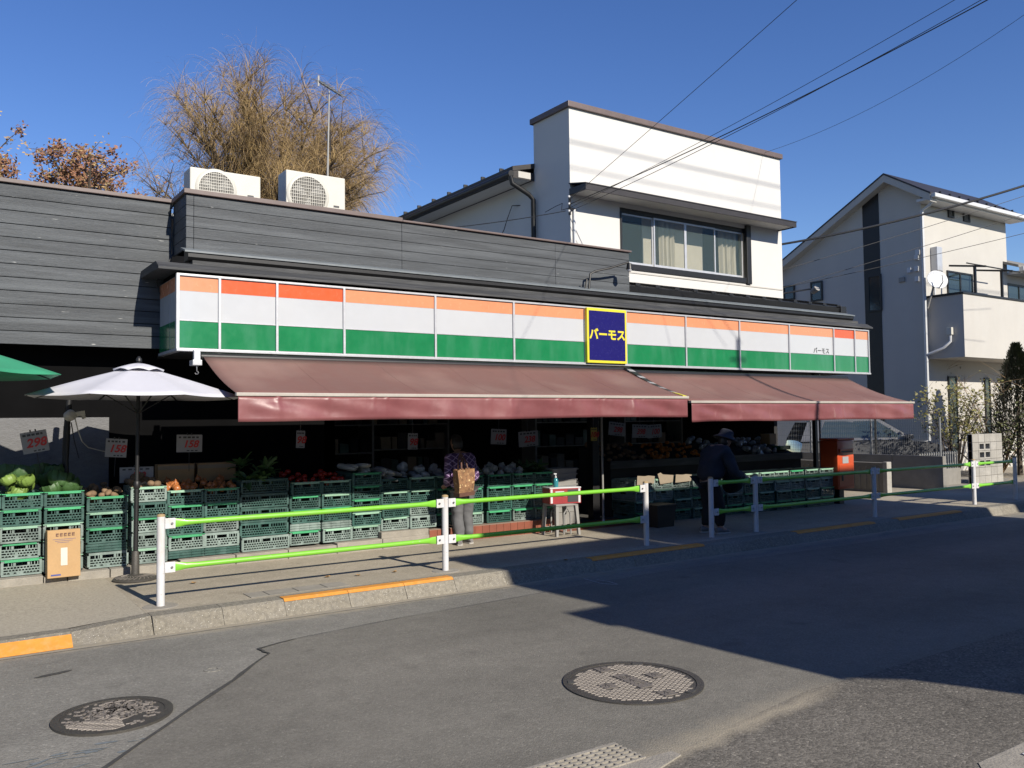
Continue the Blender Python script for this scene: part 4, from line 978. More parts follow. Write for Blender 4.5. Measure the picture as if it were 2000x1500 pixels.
# ================================================================== THINGS ON THE PAVEMENT
random.seed(77)
def carton(name, label, c, w_, d_, h_, rot, m_, cat="box", prints=()):
    T = thing(name, label, cat, c, rot)
    MB().bbox(-w_ / 2, w_ / 2, -d_ / 2, d_ / 2, 0, h_, .004).build("body", m_, T)
    return T
ca = aty(92, 1115, 9.66); cb = aty(157, 1112, 9.66); zt_ = aty(120, 1040, 9.66).z
T = carton("cardboard_box", "upright brown cardboard carton leaning on the crates at the plinth", ((ca.x + cb.x) / 2, 9.72, .19), cb.x - ca.x, .13, zt_ - .19 + .02, (math.radians(-4), 0, math.radians(2)), m_card)
wq = cb.x - ca.x; hq = zt_ - .17
MB().box(-.03, .03, -.0675, -.0655, hq * .25, hq * .62).build("tape", m_cream, T)
mb = MB()
for k in range(3): mb.box(-wq * .34 + k * .02, wq * .36 - k * .03, -.0675, -.0655, hq * (.80 - k * .035), hq * (.806 - k * .035))
mb.box(-wq * .4, -wq * .1, -.0675, -.0655, .02, .035)
tag(mb.build("print", m_blueink, T), kind="stuff")
mb = MB()
for k in range(5): x_ = -wq * .25 + k * .036; mb.box(x_, x_ + .010, -.0675, -.0655, hq * .86, hq * .93).box(x_ + .011, x_ + .026, -.0675, -.0655, hq * .90, hq * .93).box(x_ + .013, x_ + .024, -.0675, -.0655, hq * .86, hq * .885)
tag(mb.build("brown_print", m_totetrim, T), kind="stuff")
# stool with red carton and spray bottle
p = z_ = None
sx, sy = 7.22, 9.42
T = thing("stool", "pale grey plastic stool with arched legs carrying the red carton", "stool", (sx, sy, SW))
sh = .43; MB().bbox(-.19, .19, -.15, .15, sh - .03, sh, .01).build("seat", m_greyp, T)
for a in (-1, 1):
    for b in (-1, 1): MB().hexa([(a * .19 - .018, b * .155 - .018, 0), (a * .19 + .018, b * .155 - .018, 0), (a * .19 + .018, b * .155 + .018, 0), (a * .19 - .018, b * .155 + .018, 0), (a * .165 - .028, b * .13 - .02, sh - .03), (a * .165 + .022, b * .13 - .02, sh - .03), (a * .165 + .022, b * .13 + .02, sh - .03), (a * .165 - .028, b * .13 + .02, sh - .03)]).build("leg", m_greyp, T)
for b in (-1, 1): MB().bar((-.18, b * .15, .10), (.18, b * .15, .10), .02).build("stretcher", m_greyp, T); MB().tube([(-.06, b * .142, .02), (-.055, b * .142, .3), (0, b * .142, .37), (.055, b * .142, .3), (.06, b * .142, .02)], .012, 6).build("arch", m_greyp, T)
for a in (-1, 1): MB().bar((a * .18, -.14, .10), (a * .18, .14, .10), .02).build("stretcher", m_greyp, T)
T = carton("red_carton", "red and white printed carton standing on the plastic stool", (sx + .02, sy, SW + sh + .002), .46, .27, .215, (0, 0, math.radians(-14)), m_redbox)
MB().bbox(-.232, .232, -.137, .137, .205, .221, .003).build("lid", m_plast, T)
mb = MB()
for (a, b, c_, d_) in ((-.22, -.19, .01, .2), (.19, .22, .01, .2), (-.15, -.02, .14, .17), (-.12, .02, .10, .125)): mb.box(a, b, -.1375, -.1352, c_, d_)
mb.build("white_print", m_plast, T); MB().box(.03, .185, -.1385, -.1352, .02, .19).build("dark_print", m_ink, T)
T = thing("spray_bottle", "blue spray bottle of sanitiser with white pump on the red carton", "bottle", (sx - .10, sy - .03, SW + sh + .224))
MB().lathe([(.034, 0), (.036, .01), (.036, .09), (.026, .115), (.012, .125)], (0, 0, 0), 14).build("bottle", m_sanit, T, True)
MB().lathe([(.013, .125), (.013, .15), (.006, .152), (.006, .175)], (0, 0, 0), 10).bbox(-.035, .012, -.01, .01, .172, .188, .003).build("pump", m_plast, T)
# stack of shopping baskets behind the stool
random.seed(3)
for k in range(9):
    T = thing("shopping_basket", "grey shopping basket in the nested stack behind the stool", "basket", (7.62 + U(-.006, .006), 9.98 + U(-.006, .006), .20 + k * .075), (0, 0, U(-.03, .03)), "stacked shopping baskets")
    w0, d0, w1, d1, hh = .19, .13, .22, .155, .2; mb = MB()
    for (sx_, sy_) in ((1, 0), (-1, 0), (0, 1), (0, -1)):
        if sx_: mb.hexa([(sx_ * w0, -d0, 0), (sx_ * (w0 - .004), -d0, 0), (sx_ * (w0 - .004), d0, 0), (sx_ * w0, d0, 0), (sx_ * w1, -d1, hh), (sx_ * (w1 - .004), -d1, hh), (sx_ * (w1 - .004), d1, hh), (sx_ * w1, d1, hh)])
        else: mb.hexa([(-w0, sy_ * d0, 0), (w0, sy_ * d0, 0), (w0, sy_ * (d0 - .004), 0), (-w0, sy_ * (d0 - .004), 0), (-w1, sy_ * d1, hh), (w1, sy_ * d1, hh), (w1, sy_ * (d1 - .004), hh), (-w1, sy_ * (d1 - .004), hh)])
    mb.box(-w0, w0, -d0, d0, 0, .004); mb.build("body", m_greyp, T)
    MB().box(-w1 - .008, w1 + .008, -d1 - .008, -d1 + .001, hh - .018, hh).box(-w1 - .008, w1 + .008, d1 - .001, d1 + .008, hh - .018, hh).box(-w1 - .008, -w1 + .001, -d1, d1, hh - .018, hh).box(w1 - .001, w1 + .008, -d1, d1, hh - .018, hh).build("rim", m_greyp, T)
# slim poles
for (px, pb, pt_, Y, lab) in ((1178, 995, 830, 9.75, "slim steel awning prop with white foot beside the shop door"), (1222, 1010, 925, 9.35, "short steel stanchion in front of the display crates")):
    b_ = atz(px, pb, SW + .003) if Y < 9.5 else aty(px, pb, Y); b_.z = SW
    top = aty(px, pt_, b_.y).z if Y < 9.5 else 2.43
    T = thing("steel_pole", lab, "pole", (b_.x, b_.y, SW))
    MB().tube([(0, 0, 0), (0, 0, top - SW)], .016, 10).build("shaft", m_greyp, T, True); MB().lathe([(.03, 0), (.03, .012), (.02, .02), (.02, .1)], (0, 0, 0), 12).build("foot", m_plast, T, True)
    if Y < 9.5: MB().lathe([(.017, top - SW), (.022, top - SW + .012), (.01, top - SW + .03)], (0, 0, 0), 10).build("knob", m_plast, T, True)
# cardboard liners standing in the first display crates
for k, (x, sc_) in enumerate(((8.78, 1.0), (9.165, .85), (9.55, .9))):
    T = thing("cardboard_liner", ["whole grey cardboard sheet", "torn grey cardboard sheet", "folded grey cardboard sheet"][k] + " hung over the front of a display crate", "cardboard", (x + .19, 9.592 - .012 * k, .60 + SW), (math.radians(4), 0, math.radians(U(-2, 2))))
    z0_ = -.02; q = [(-.18, 0, z0_), (.17, 0, z0_ + .01), (.18, 0, .10 * sc_), (.05, 0, .115 * sc_), (-.02, 0, .108 * sc_), (-.175, 0, .12 * sc_)]
    if k == 1: q = [(-.10, 0, z0_ - .01), (.17, 0, z0_ + .01), (.18, 0, .10), (-.05, 0, .12), (-.10, 0, .15), (-.16, 0, .13), (-.13, 0, .06)]
    MB().prism(q, (0, .005, 0)).build("sheet", m_card2, T)
# black bin bag box on the pavement
T = thing("black_box", "black plastic box with a grey mark standing before the display crates", "box", (atz(1288, 1028, SW).x, atz(1288, 1028, SW).y, SW), (0, 0, .06))
MB().hexa([(-.17, -.13, 0), (.17, -.13, 0), (.17, .13, 0), (-.17, .13, 0), (-.2, -.15, .3), (.2, -.15, .3), (.2, .15, .3), (-.2, .15, .3)]).build("body", m_black, T)
MB().bbox(-.21, .21, -.16, .16, .3, .325, .005).build("rim", m_black, T)
# postbox
mx0, mx1 = aty(1636, 900, 9.4).x, aty(1668, 900, 9.4).x
T = wthing("postbox", "red square postbox on a dark leg at the end of the display", "postbox", ((mx0 + mx1) / 2, 9.57, SW))
MB().bbox(mx0, mx1, 9.40, 9.76, .40, 1.27, .02).build("body", m_redpost, T, True)
MB().bbox(mx0 - .01, mx1 + .01, 9.385, 9.775, 1.272, 1.31, .012).build("top", m_redpost, T)
MB().bbox((mx0 + mx1) / 2 - .07, (mx0 + mx1) / 2 + .07, 9.50, 9.64, SW, .41, .01).build("leg", m_blackmetal, T)
sl_ = MB().bbox(mx0 + .05, mx1 - .05, 9.375, 9.402, 1.05, 1.12, .006).build("slot_hood", m_redpost, T)
MB().box(mx0 + .08, mx1 - .08, 9.373, 9.376, 1.06, 1.085).build("slot", m_black, sl_)
MB().box(mx0 + .14, mx1 - .17, 9.3955, 9.3985, .86, .98).build("notice", m_paper, T)
dr = MB().bbox(mx0 + .03, mx1 - .03, 9.392, 9.3995, .45, .84, .004).build("door", m_redpost, T); MB().box(mx0 + .1, mx0 + .14, 9.384, 9.3915, .55, .68).build("lock", m_black, dr)
# shelf with cartons inside the shop
for k, (x, y) in enumerate(((5.2, 13.0), (7.3, 14.2), (10.2, 13.2), (12.4, 13.2))):
    T = thing("shelf_unit", ["dark shelf unit of boxes behind the radishes", "dark shelf unit of boxes at the back of the doorway", "dark shelf unit of boxes behind the mandarins", "dark shelf unit of boxes behind the bagged produce"][k], "shelf", (x, y, .19))
    for q in range(4): MB().box(-.8, .8, -.2, .2, .1 + q * .45, .12 + q * .45).build("shelf", m_greyp, T)
    for a in (-.8, .8): MB().box(a - .02, a + .02, -.22, .22, 0, 1.8).build("upright", m_greyp, T)
    for q in range(4):
        xx = -.76
        while xx < .62:
            wv = U(.08, .2); hv = U(.12, .3); o = MB().box(xx, xx + wv, -.15, .12, .1215 + q * .45, .1215 + q * .45 + hv).build("packet", random.choice([m_card2, m_darkbrown, m_coffee, m_darkwood, m_coffee, m_crA]), T); xx += wv + U(.01, .05)
T = carton("parcel", "brown carton standing at the open end of the shop", (13.18, 10.72, 1.19), .22, .2, .2, (0, 0, .1), m_card)
T = carton("green_crate_lid", "bright green plastic box at the open end of the shop", (13.20, 10.45, 1.10), .30, .2, .07, (0, 0, .0), m_pgreen)

# ================================================================== PEOPLE
from mathutils import noise as mnoise
def skin(name, V, E, R, m_, parent, root=0, sub=2, wrinkle=0.0):
    me = bpy.data.meshes.new(name); me.from_pydata([tuple(v) for v in V], E, [])
    o = bpy.data.objects.new(name + "_tmp", me); COL.objects.link(o)
    o.modifiers.new("s", 'SKIN').use_smooth_shade = True
    for i, r in enumerate(R):
        me.skin_vertices[0].data[i].radius = (r, r) if not isinstance(r, tuple) else r
        me.skin_vertices[0].data[i].use_root = (i == root)
    ss = o.modifiers.new("d", 'SUBSURF'); ss.levels = sub; ss.render_levels = sub
    bpy.context.view_layer.update(); dg = bpy.context.evaluated_depsgraph_get()
    out = bpy.data.meshes.new_from_object(o.evaluated_get(dg)); bpy.data.objects.remove(o); bpy.data.meshes.remove(me)
    if wrinkle:
        for v in out.vertices:
            q = v.co * 9; k = mnoise.noise(q) + .6 * mnoise.noise(Vector((q.x * 1.2, q.y * 1.2, q.z * 3.2)))
            v.co = v.co + v.normal * k * wrinkle
    out.name = name; out.materials.clear(); out.materials.append(m_); out.polygons.foreach_set("use_smooth", [True] * len(out.polygons))
    return link(name, out, parent)
def hand(V, E, R, wrist, direc, side, out):
    """palm and five fingers grown from a wrist vertex"""
    d = Vector(direc).normalized(); s_ = Vector(side).normalized(); w0 = Vector(V[wrist])
    V.append(w0 + d * .045); R.append((.034, .016)); pm = len(V) - 1; E.append((wrist, pm))
    V.append(w0 + d * .085); R.append((.036, .014)); kn = len(V) - 1; E.append((pm, kn))
    for k, l in enumerate((.070, .078, .072, .055)):
        b_ = Vector(V[kn]) + s_ * (k - 1.5) * .019
        V.append(b_ + d * l * .5 + Vector(out) * .008); R.append(.0085); i1 = len(V) - 1; E.append((kn, i1))
        V.append(b_ + d * l * .85 + Vector(out) * .028); R.append(.0075); E.append((i1, len(V) - 1))
    V.append(w0 + d * .05 - s_ * .045 + Vector(out) * .012); R.append(.010); t1 = len(V) - 1; E.append((pm, t1))
    V.append(w0 + d * .09 - s_ * .058 + Vector(out) * .022); R.append(.009); E.append((t1, len(V) - 1))
def head(parent, c, r, yaw, m_hair_, hat=None, pitch=0):
    """face looks along local -Y before rotation"""
    rot = Matrix.Translation(c) @ Matrix.Rotation(yaw, 4, 'Z') @ Matrix.Rotation(pitch, 4, 'X')
    bm = bmesh.new(); bmesh.ops.create_uvsphere(bm, u_segments=24, v_segments=18, radius=1)
    for v in bm.verts:
        x, y, z = v.co; w_ = 1 - .22 * max(0, -z) ** 1.5
        y2 = y * (1.08 if y > 0 else .98)
        if y < -.6 and abs(x) < .22 and -.35 < z < .12: y2 -= .22 * (1 - abs(x) / .22) * (1 - abs(z + .15) / .3 if abs(z + .15) < .3 else 0)   # nose
        if y < -.5 and .0 < z < .25 and .18 < abs(x) < .5: y2 += .09                                   # eye sockets
        if y < -.5 and -.62 < z < -.45 and abs(x) < .3: y2 += .04                                        # mouth
        v.co = Vector((x * .80 * w_, y2 * .95, z * 1.22)) * r
    me = bpy.data.meshes.new("head"); bm.to_mesh(me); bm.free(); me.transform(rot); me.materials.append(m_skin); me.polygons.foreach_set("use_smooth", [True] * len(me.polygons))
    h = link("head", me, parent)
    for s_ in (-1, 1):
        MB().add([tuple(v.co) for v in lump("e", .11 * r, m_skin).vertices], [tuple(p.vertices) for p in lump("e", .11 * r, m_skin).polygons]).move(rot @ Matrix.Translation((s_ * .32 * r, -.80 * r, .12 * r))).build("eye", m_ink, h, True)
        MB().lathe([(.03 * r, -.24 * r), (.13 * r, -.12 * r), (.16 * r, .1 * r), (.04 * r, .22 * r)], (0, 0, 0), 8).move(rot @ Matrix.Translation((s_ * .80 * r, .08 * r, -.02)) @ Matrix.Scale(.45, 4, (1, 0, 0))).build("ear", m_skin, h, True)
    MB().box(-.2 * r, .2 * r, -.88 * r, -.80 * r, -.60 * r, -.54 * r).move(rot).build("mouth", m_redbox, h)
    # hair: shell over crown and back
    bm = bmesh.new(); bmesh.ops.create_uvsphere(bm, u_segments=24, v_segments=16, radius=1)
    dl = [v for v in bm.verts if (v.co.z < -.82) or (v.co.y < -.2 and v.co.z < .42)]
    bmesh.ops.delete(bm, geom=dl, context='VERTS')
    for v in bm.verts:
        k = 1 + .03 * math.sin(9 * v.co.x) + .03 * math.sin(11 * v.co.z + 3 * v.co.y); v.co = Vector((v.co.x * .88, v.co.y * 1.08, v.co.z * 1.30)) * r * k
    me = bpy.data.meshes.new("hair"); bm.to_mesh(me); bm.free(); me.transform(rot); me.materials.append(m_hair_); me.polygons.foreach_set("use_smooth", [True] * len(me.polygons))
    hr = link("hair", me, parent); hr.modifiers.new("t", 'SOLIDIFY').thickness = .008
    if hat:
        MB().lathe([(1.75 * r, .05 * r), (1.72 * r, .10 * r), (1.12 * r, .50 * r), (1.04 * r, .70 * r), (.95 * r, 1.25 * r), (.70 * r, 1.46 * r), (.2 * r, 1.52 * r)], (0, .05 * r, 0), 24).move(rot).build("hat", hat, parent, True)
    return h
def shoes(parent, p, yaw, m1):
    rot = Matrix.Translation(p) @ Matrix.Rotation(yaw, 4, 'Z')
    prof = []; vs = []; fs = []; n = 12; st = [(-.085, .026, .055), (-.07, .036, .075), (-.02, .038, .082), (.05, .042, .062), (.11, .042, .048), (.15, .030, .040), (.165, .012, .028)]
    for (t, w_, h_) in st:
        for k in range(n):
            a = 2 * math.pi * k / n; zz = h_ / 2 + .012 + h_ / 2 * math.sin(a); vs.append((w_ * math.cos(a), -t, max(.014, zz)))
    for i in range(len(st) - 1):
        for k in range(n): fs.append((i * n + k, i * n + (k + 1) % n, (i + 1) * n + (k + 1) % n, (i + 1) * n + k))
    fs += [tuple(range(n)), tuple((len(st) - 1) * n + k for k in range(n))]
    s_ = MB().add(vs, fs).move(rot).build("shoe", m1, parent, True)
    out = [(w_ * 1.08, -t) for t, w_, h_ in st] + [(-w_ * 1.08, -t) for t, w_, h_ in reversed(st)]
    MB().prism([(a, b, 0.001) for a, b in out], (0, 0, .018)).move(rot).build("sole", m_sole, s_)

# shopper with the tote: seen from behind, facing the crates (+Y), leaning a little forward
b0 = atz(907, 1063, SW)
P1 = thing("person", "person in purple quilted jacket and grey trousers carrying a patterned tote, facing the crates", "person", (b0.x, b0.y, SW))
P1.scale = (.88, .9, .985)
fl, fr = Vector((-.09, -.02, 0)), Vector((.10, .05, 0))
def body_verts(fl, fr, hipz, hip, chest, neck, kneeoff, arms):
    V = [Vector((hip[0], hip[1], hipz)), Vector(((hip[0] + chest[0]) / 2, (hip[1] + chest[1]) / 2, (hipz + chest[2]) / 2)), Vector(chest), Vector(neck)]
    R = [(.15, .115), (.13, .105), (.15, .115), .058]; E = [(0, 1), (1, 2), (2, 3)]
    for sd, f in ((-1, fl), (1, fr)):
        hj = V[0] + Vector((sd * .085, 0, -.06)); kn = (hj + f) / 2 + Vector((0, kneeoff, .02)); an = f + Vector((0, -.01, .075))
        i = len(V); V += [hj, kn, an, f + Vector((0, .1, .035))]; R += [.088, .062, .042, .034]; E += [(0, i), (i, i + 1), (i + 1, i + 2), (i + 2, i + 3)]
    wr = []
    for sd, (el, ws) in zip((-1, 1), arms):
        i = len(V); sh_ = V[2] + Vector((sd * .165, 0, .055)); V += [sh_, Vector(el), Vector(ws)]; R += [.062, .046, .034]; E += [(2, i), (i, i + 1), (i + 1, i + 2)]; wr.append(i + 2)
    return V, E, R, wr
arms1 = (((-.235, .02, .86), (-.17, .20, .78)), ((.24, .06, .84), (.17, .26, .82)))
V, E, R, wr = body_verts(fl, fr, .74, (0, .03), (0, .10, 1.06), (0, .145, 1.20), .05, arms1)
hand(V, E, R, wr[0], (.15, .6, -.3), (0.9, -.1, 0), (0, 0, -.5)); hand(V, E, R, wr[1], (-.1, .9, -.2), (-.9, 0, .1), (0, 0, -.5))
skin("body", V, E, R, m_skin, P1)
# trousers
hz = .74; tv = [Vector((0, .03, hz + .05))]; te = []; tr = [(.175, .13)]
for sd, f in ((-1, fl), (1, fr)):
    hj = Vector((sd * .09, .03, hz - .07)); kn = (hj + f) / 2 + Vector((0, .045, .02)); an = f + Vector((0, -.01, .075)); i = len(tv)
    tv += [hj, kn, an]; tr += [.108, .088, .080]; te += [(0, i), (i, i + 1), (i + 1, i + 2)]
skin("trousers", tv, te, tr, m_trous, P1, sub=3, wrinkle=.012)
jv = [Vector((0, .02, .68)), Vector((0, .05, .84)), Vector((0, .10, 1.05)), Vector((0, .135, 1.15))]; jr = [(.20, .155), (.19, .15), (.19, .145), .085]; je = [(0, 1), (1, 2), (2, 3)]
for sd, (el, ws) in zip((-1, 1), arms1):
    i = len(jv); jv += [Vector((sd * .185, .10, 1.10)), Vector(el), Vector(ws)]; jr += [.085, .070, .058]; je += [(2, i), (i, i + 1), (i + 1, i + 2)]
skin("jacket", jv, je, jr, m_quilt, P1, sub=3, wrinkle=.014)
head(P1, Vector((-.01, .18, 1.30)), .098, math.radians(188), m_hair, pitch=.25)
shoes(P1, fl + Vector((0, 0, 0)), math.radians(150), m_shoe); shoes(P1, fr, math.radians(185), m_shoe)
# tote bag
T = thing("tote_bag", "brown patterned tote bag hanging from the shopper's shoulder", "bag", (b0.x - .115, b0.y - .20, SW + .64), (math.radians(3), math.radians(-3), math.radians(8)))
vs = []; fs = []
for j in range(7):
    t = j / 6; hw = .125 - .012 * math.cos(t * 3.1); dp = .012 + .045 * math.sin(math.pi * (.25 + .6 * (1 - t)))
    vs += [(-hw, -dp, t * .33), (0, -dp - .012 * math.sin(t * 6), t * .33), (hw, -dp, t * .33), (hw, dp, t * .33), (0, dp, t * .33), (-hw, dp, t * .33)]
for j in range(6):
    for k in range(6): fs.append((j * 6 + k, j * 6 + (k + 1) % 6, (j + 1) * 6 + (k + 1) % 6, (j + 1) * 6 + k))
fs.append((5, 4, 3, 2, 1, 0))
MB().add(vs, fs).build("bag_body", m_tote, T)
MB().hexa([(-.121, -.055, -.003), (.121, -.055, -.003), (.121, .055, -.003), (-.121, .055, -.003), (-.126, -.062, .045), (.126, -.062, .045), (.126, .062, .045), (-.126, .062, .045)]).build("base_trim", m_totetrim, T)
for y in (-.03, .03): MB().tube([(-.06, y, .31), (-.055, y + .01, .42), (-.01, .05 + y * .4, .52), (.035, .03 + y, .42), (.045, y, .31)], .011, 6).build("strap", m_totetrim, T)

# stooping shopper in dark clothes, in the shade, turned towards the counter's far end
b1 = atz(1392, 1041, SW)
P2 = thing("person", "stooping person in dark clothes and bucket hat beside the guard rail gap", "person", (b1.x, b1.y, SW), (0, 0, math.radians(-100)))
fl, fr = Vector((-.10, -.04, 0)), Vector((.10, .06, 0))
arms2 = (((-.25, .22, .80), (-.12, .44, .74)), ((.25, .20, .80), (.12, .44, .76)))
V, E, R, wr = body_verts(fl, fr, .76, (0, -.06), (0, .10, 1.08), (0, .20, 1.19), .05, arms2)
hand(V, E, R, wr[0], (.1, .8, -.2), (.9, 0, 0), (0, 0, -.5)); hand(V, E, R, wr[1], (-.1, .8, -.2), (-.9, 0, 0), (0, 0, -.5))
skin("body", V, E, R, m_skin, P2)
tv = [Vector((0, -.05, .82))]; te = []; tr = [(.17, .14)]
for sd, f in ((-1, fl), (1, fr)):
    hj = Vector((sd * .09, -.05, .69)); kn = (hj + f) / 2 + Vector((0, .05, .02)); an = f + Vector((0, -.01, .08)); i = len(tv)
    tv += [hj, kn, an]; tr += [.105, .082, .07]; te += [(0, i), (i, i + 1), (i + 1, i + 2)]
skin("trousers", tv, te, tr, m_blk, P2, sub=3, wrinkle=.012)
jv = [Vector((0, -.06, .68)), Vector((0, -.02, .86)), Vector((0, .10, 1.07)), Vector((0, .17, 1.15))]; jr = [(.205, .17), (.205, .17), (.205, .165), .09]; je = [(0, 1), (1, 2), (2, 3)]
for sd, (el, ws) in zip((-1, 1), arms2):
    i = len(jv); jv += [Vector((sd * .19, .11, 1.10)), Vector(el), Vector(ws)]; jr += [.09, .075, .06]; je += [(2, i), (i, i + 1), (i + 1, i + 2)]
skin("jacket", jv, je, jr, m_navy, P2, sub=3, wrinkle=.016)
head(P2, Vector((0, .245, 1.265)), .098, math.radians(180), m_hair, hat=m_hat, pitch=.35)
shoes(P2, fl, math.radians(176), m_shoe); shoes(P2, fr, math.radians(186), m_shoe)
T = thing("shoulder_bag", "black crumpled shoulder bag held before the stooping shopper", "bag", (b1.x + .46, b1.y + .02, SW + .62), (0, .1, math.radians(-100)))
o = link("pouch", lump("pouch", .16, m_blk, (.75, 1.0, 1.0), .14, 12, 3), T, (0, 0, .06)); MB().tube([(0, -.1, .18), (-.05, -.18, .35), (-.05, -.26, .48)], .012, 6).build("strap", m_blk, T)

# ================================================================== WHITE HOUSE BEHIND THE SHOP
YH = 11.2; hx0, hx1 = 8.88, 14.33; HZ = 6.95
wx0, wx1, wz0, wz1 = aty(1211, 460, YH).x, aty(1457, 480, YH).x, 4.42, 5.40
H_ = wthing("white_house", "white rendered two-storey house with dark canopy and wide upstairs window", "house", (11.6, 13, SW))
yb = 12.22
fr_ = MB()
fr_.box(hx0, wx0, YH, YH + .18, 2.7, HZ).box(wx1, hx1, YH, YH + .18, 2.7, HZ).box(wx0, wx1, YH, YH + .18, 2.7, wz0).box(wx0, wx1, YH, YH + .18, wz1, HZ)
fr_.box(hx0, hx0 + .18, YH + .18, yb, 2.7, HZ).box(hx1 - .18, hx1, YH + .18, yb, 2.7, HZ).box(hx0 + .18, hx1 - .18, yb - .15, yb, 5.9, HZ)
fr_.build("front_wall", m_white, H_)
MB().bbox(hx0 - .05, hx1 + .04, YH - .05, yb + .05, HZ, HZ + .10, .01).build("parapet_cap", m_cap, H_)
MB().box(hx0 + .003, hx1 - .003, yb + .001, 18.4, 2.7, 5.95).build("main_wall", m_white, H_)
MB().box(hx0 + .2, hx1 - .2, YH + 1.0, YH + 1.01, 4.0, 5.8).box(wx0 - .2, wx1 + .2, YH + .18, YH + 1.0, 4.30, 4.34).box(wx0 - .2, wx1 + .2, YH + .18, YH + 1.0, 5.48, 5.52).build("room", m_inside, H_)
# main roof: eave along the left side, rising to the right
ex = aty(1000, 322, yb).x
rf = MB().prism([(ex, yb - .02, 6.05), (ex, yb - .02, 6.13), (11.6, yb - .02, 6.92), (hx1 + .3, yb - .02, 6.1), (hx1 + .3, yb - .02, 6.02), (11.6, yb - .02, 6.80)], (0, 6.3, 0)).build("roof", m_darkbrown, H_)
MB().prism([(hx0 + .01, yb + .01, 5.95), (11.6, yb + .01, 6.79), (hx1 - .01, yb + .01, 5.95)], (0, 6.1, 0)).build("gable_wall", m_white, H_)
for k in range(9): MB().bbox(ex + .02, ex + .10, yb + .4 + k * .62, yb + .44 + k * .62, 6.13, 6.20, .004).build("snow_guard", m_blackmetal, rf)
MB().box(ex + .02, hx0 + .002, yb, 18.3, 5.965, 5.99).build("soffit", m_white, H_)
MB().box(ex, ex + .03, yb - .01, 18.3, 5.93, 6.05).box(ex + .03, hx0, yb - .012, yb - .002, 5.93, 6.07).build("fascia", m_darkbrown, H_)
MB().box(ex + .12, hx0 - .09, yb - .02, yb - .013, 5.95, 6.06).build("fascia_panel", m_white2, H_)
MB().tube([(ex - .05, yb - .05, 5.98), (ex - .05, 18.3, 5.98)], .06, 10).build("gutter", m_blackmetal, H_, True)
a = aty(985, 348, yb - .05); dp = [(ex - .05, yb - .02, 5.95), (ex - .03, yb - .03, 5.82), (hx0 - .16, yb - .06, 5.66), (hx0 - .07, yb - .06, 5.58), (hx0 - .07, yb - .06, 4.2)]
MB().tube(dp, .043, 10).build("downpipe", m_blackmetal, H_, True)
# canopy over the window
cx0, cx1 = hx0 - .03, aty(1557, 430, 10.75).x
MB().prism([(cx0, YH - .002, 5.66), (cx0, 10.75, 5.57), (cx0, 10.75, 5.555), (cx0, YH - .002, 5.64)], (cx1 - cx0, 0, 0)).build("canopy_top", m_darkbrown, H_)
MB().box(cx0 + .01, cx1 - .01, 10.762, 10.785, 5.455, 5.553).box(cx0 + .01, cx0 + .035, 10.786, YH - .002, 5.455, 5.56).box(cx1 - .035, cx1 - .01, 10.786, YH - .002, 5.455, 5.56).build("canopy_fascia", m_darkbrown, H_)
MB().box(cx0 + .036, cx1 - .036, 10.786, YH - .002, 5.475, 5.49).build("canopy_soffit", m_white, H_)
# window
W = wthing  # alias kept short
wn = MB().box(wx0, wx1, YH + .02, YH + .10, wz1 - .075, wz1).box(wx0 - .02, wx1 + .0, YH - .03, YH + .06, wz0 - .10, wz0 - .005).box(wx0 - .0, wx0 + .035, YH - .02, YH + .10, wz0, wz1 - .075).bbox(wx1 - .03, wx1 + .10, YH - .05, YH + .04, wz0 - .12, 5.46, .01).build("window", m_blackmetal, H_)
n_ = 4; ww = (wx1 - wx0 - .07) / n_
for k in range(n_):
    a_ = wx0 + .036 + k * ww; b_ = a_ + ww; yy = YH + (.03 if k in (1, 2) else .055); t = .028
    MB().box(a_, a_ + t, yy, yy + .02, wz0, wz1 - .08).box(b_ - t, b_, yy, yy + .02, wz0, wz1 - .08).box(a_ + t, b_ - t, yy, yy + .02, wz0, wz0 + .05).box(a_ + t, b_ - t, yy, yy + .02, wz1 - .11, wz1 - .08).build("sash", m_alu, wn)
    MB().box(a_ + t, b_ - t, yy + .008, yy + .012, wz0 + .05, wz1 - .11).build("pane", m_glassd, wn)
def curtain(xa, xb, y, name, m_, amp=.035, fr=26):
    vs = []; fs = []; n = 40
    for i in range(n + 1):
        x = xa + (xb - xa) * i / n; y_ = y + amp * math.sin(i / n * (xb - xa) * fr * 2) + .01 * math.sin(i * 1.7)
        vs += [(x, y_, wz0 - .05), (x + .01 * math.sin(i), y_ + .01, (wz0 + wz1) / 2), (x, y_, wz1 + .05)]
    for i in range(n): fs += [(3 * i, 3 * i + 3, 3 * i + 4, 3 * i + 1), (3 * i + 1, 3 * i + 4, 3 * i + 5, 3 * i + 2)]
    return MB().add(vs, fs).build(name, m_, wn, True)
curtain(wx0 + ww + .35, wx0 + 2 * ww - .04, YH + .22, "curtain", m_curtain)
curtain(wx0 + 3 * ww + .34, wx1 - .06, YH + .22, "curtain", m_curtain)
MB().box(wx0 + ww + .02, wx0 + 3 * ww, YH + .32, YH + .33, wz0 - .05, wz1 + .05).build("paper_blind", m_curtain, wn)
MB().box(wx0 - .05, hx1 - .02, YH - .012, YH - .001, wz0 - .16, wz0 - .135).build("wall_trim", m_white2, H_)
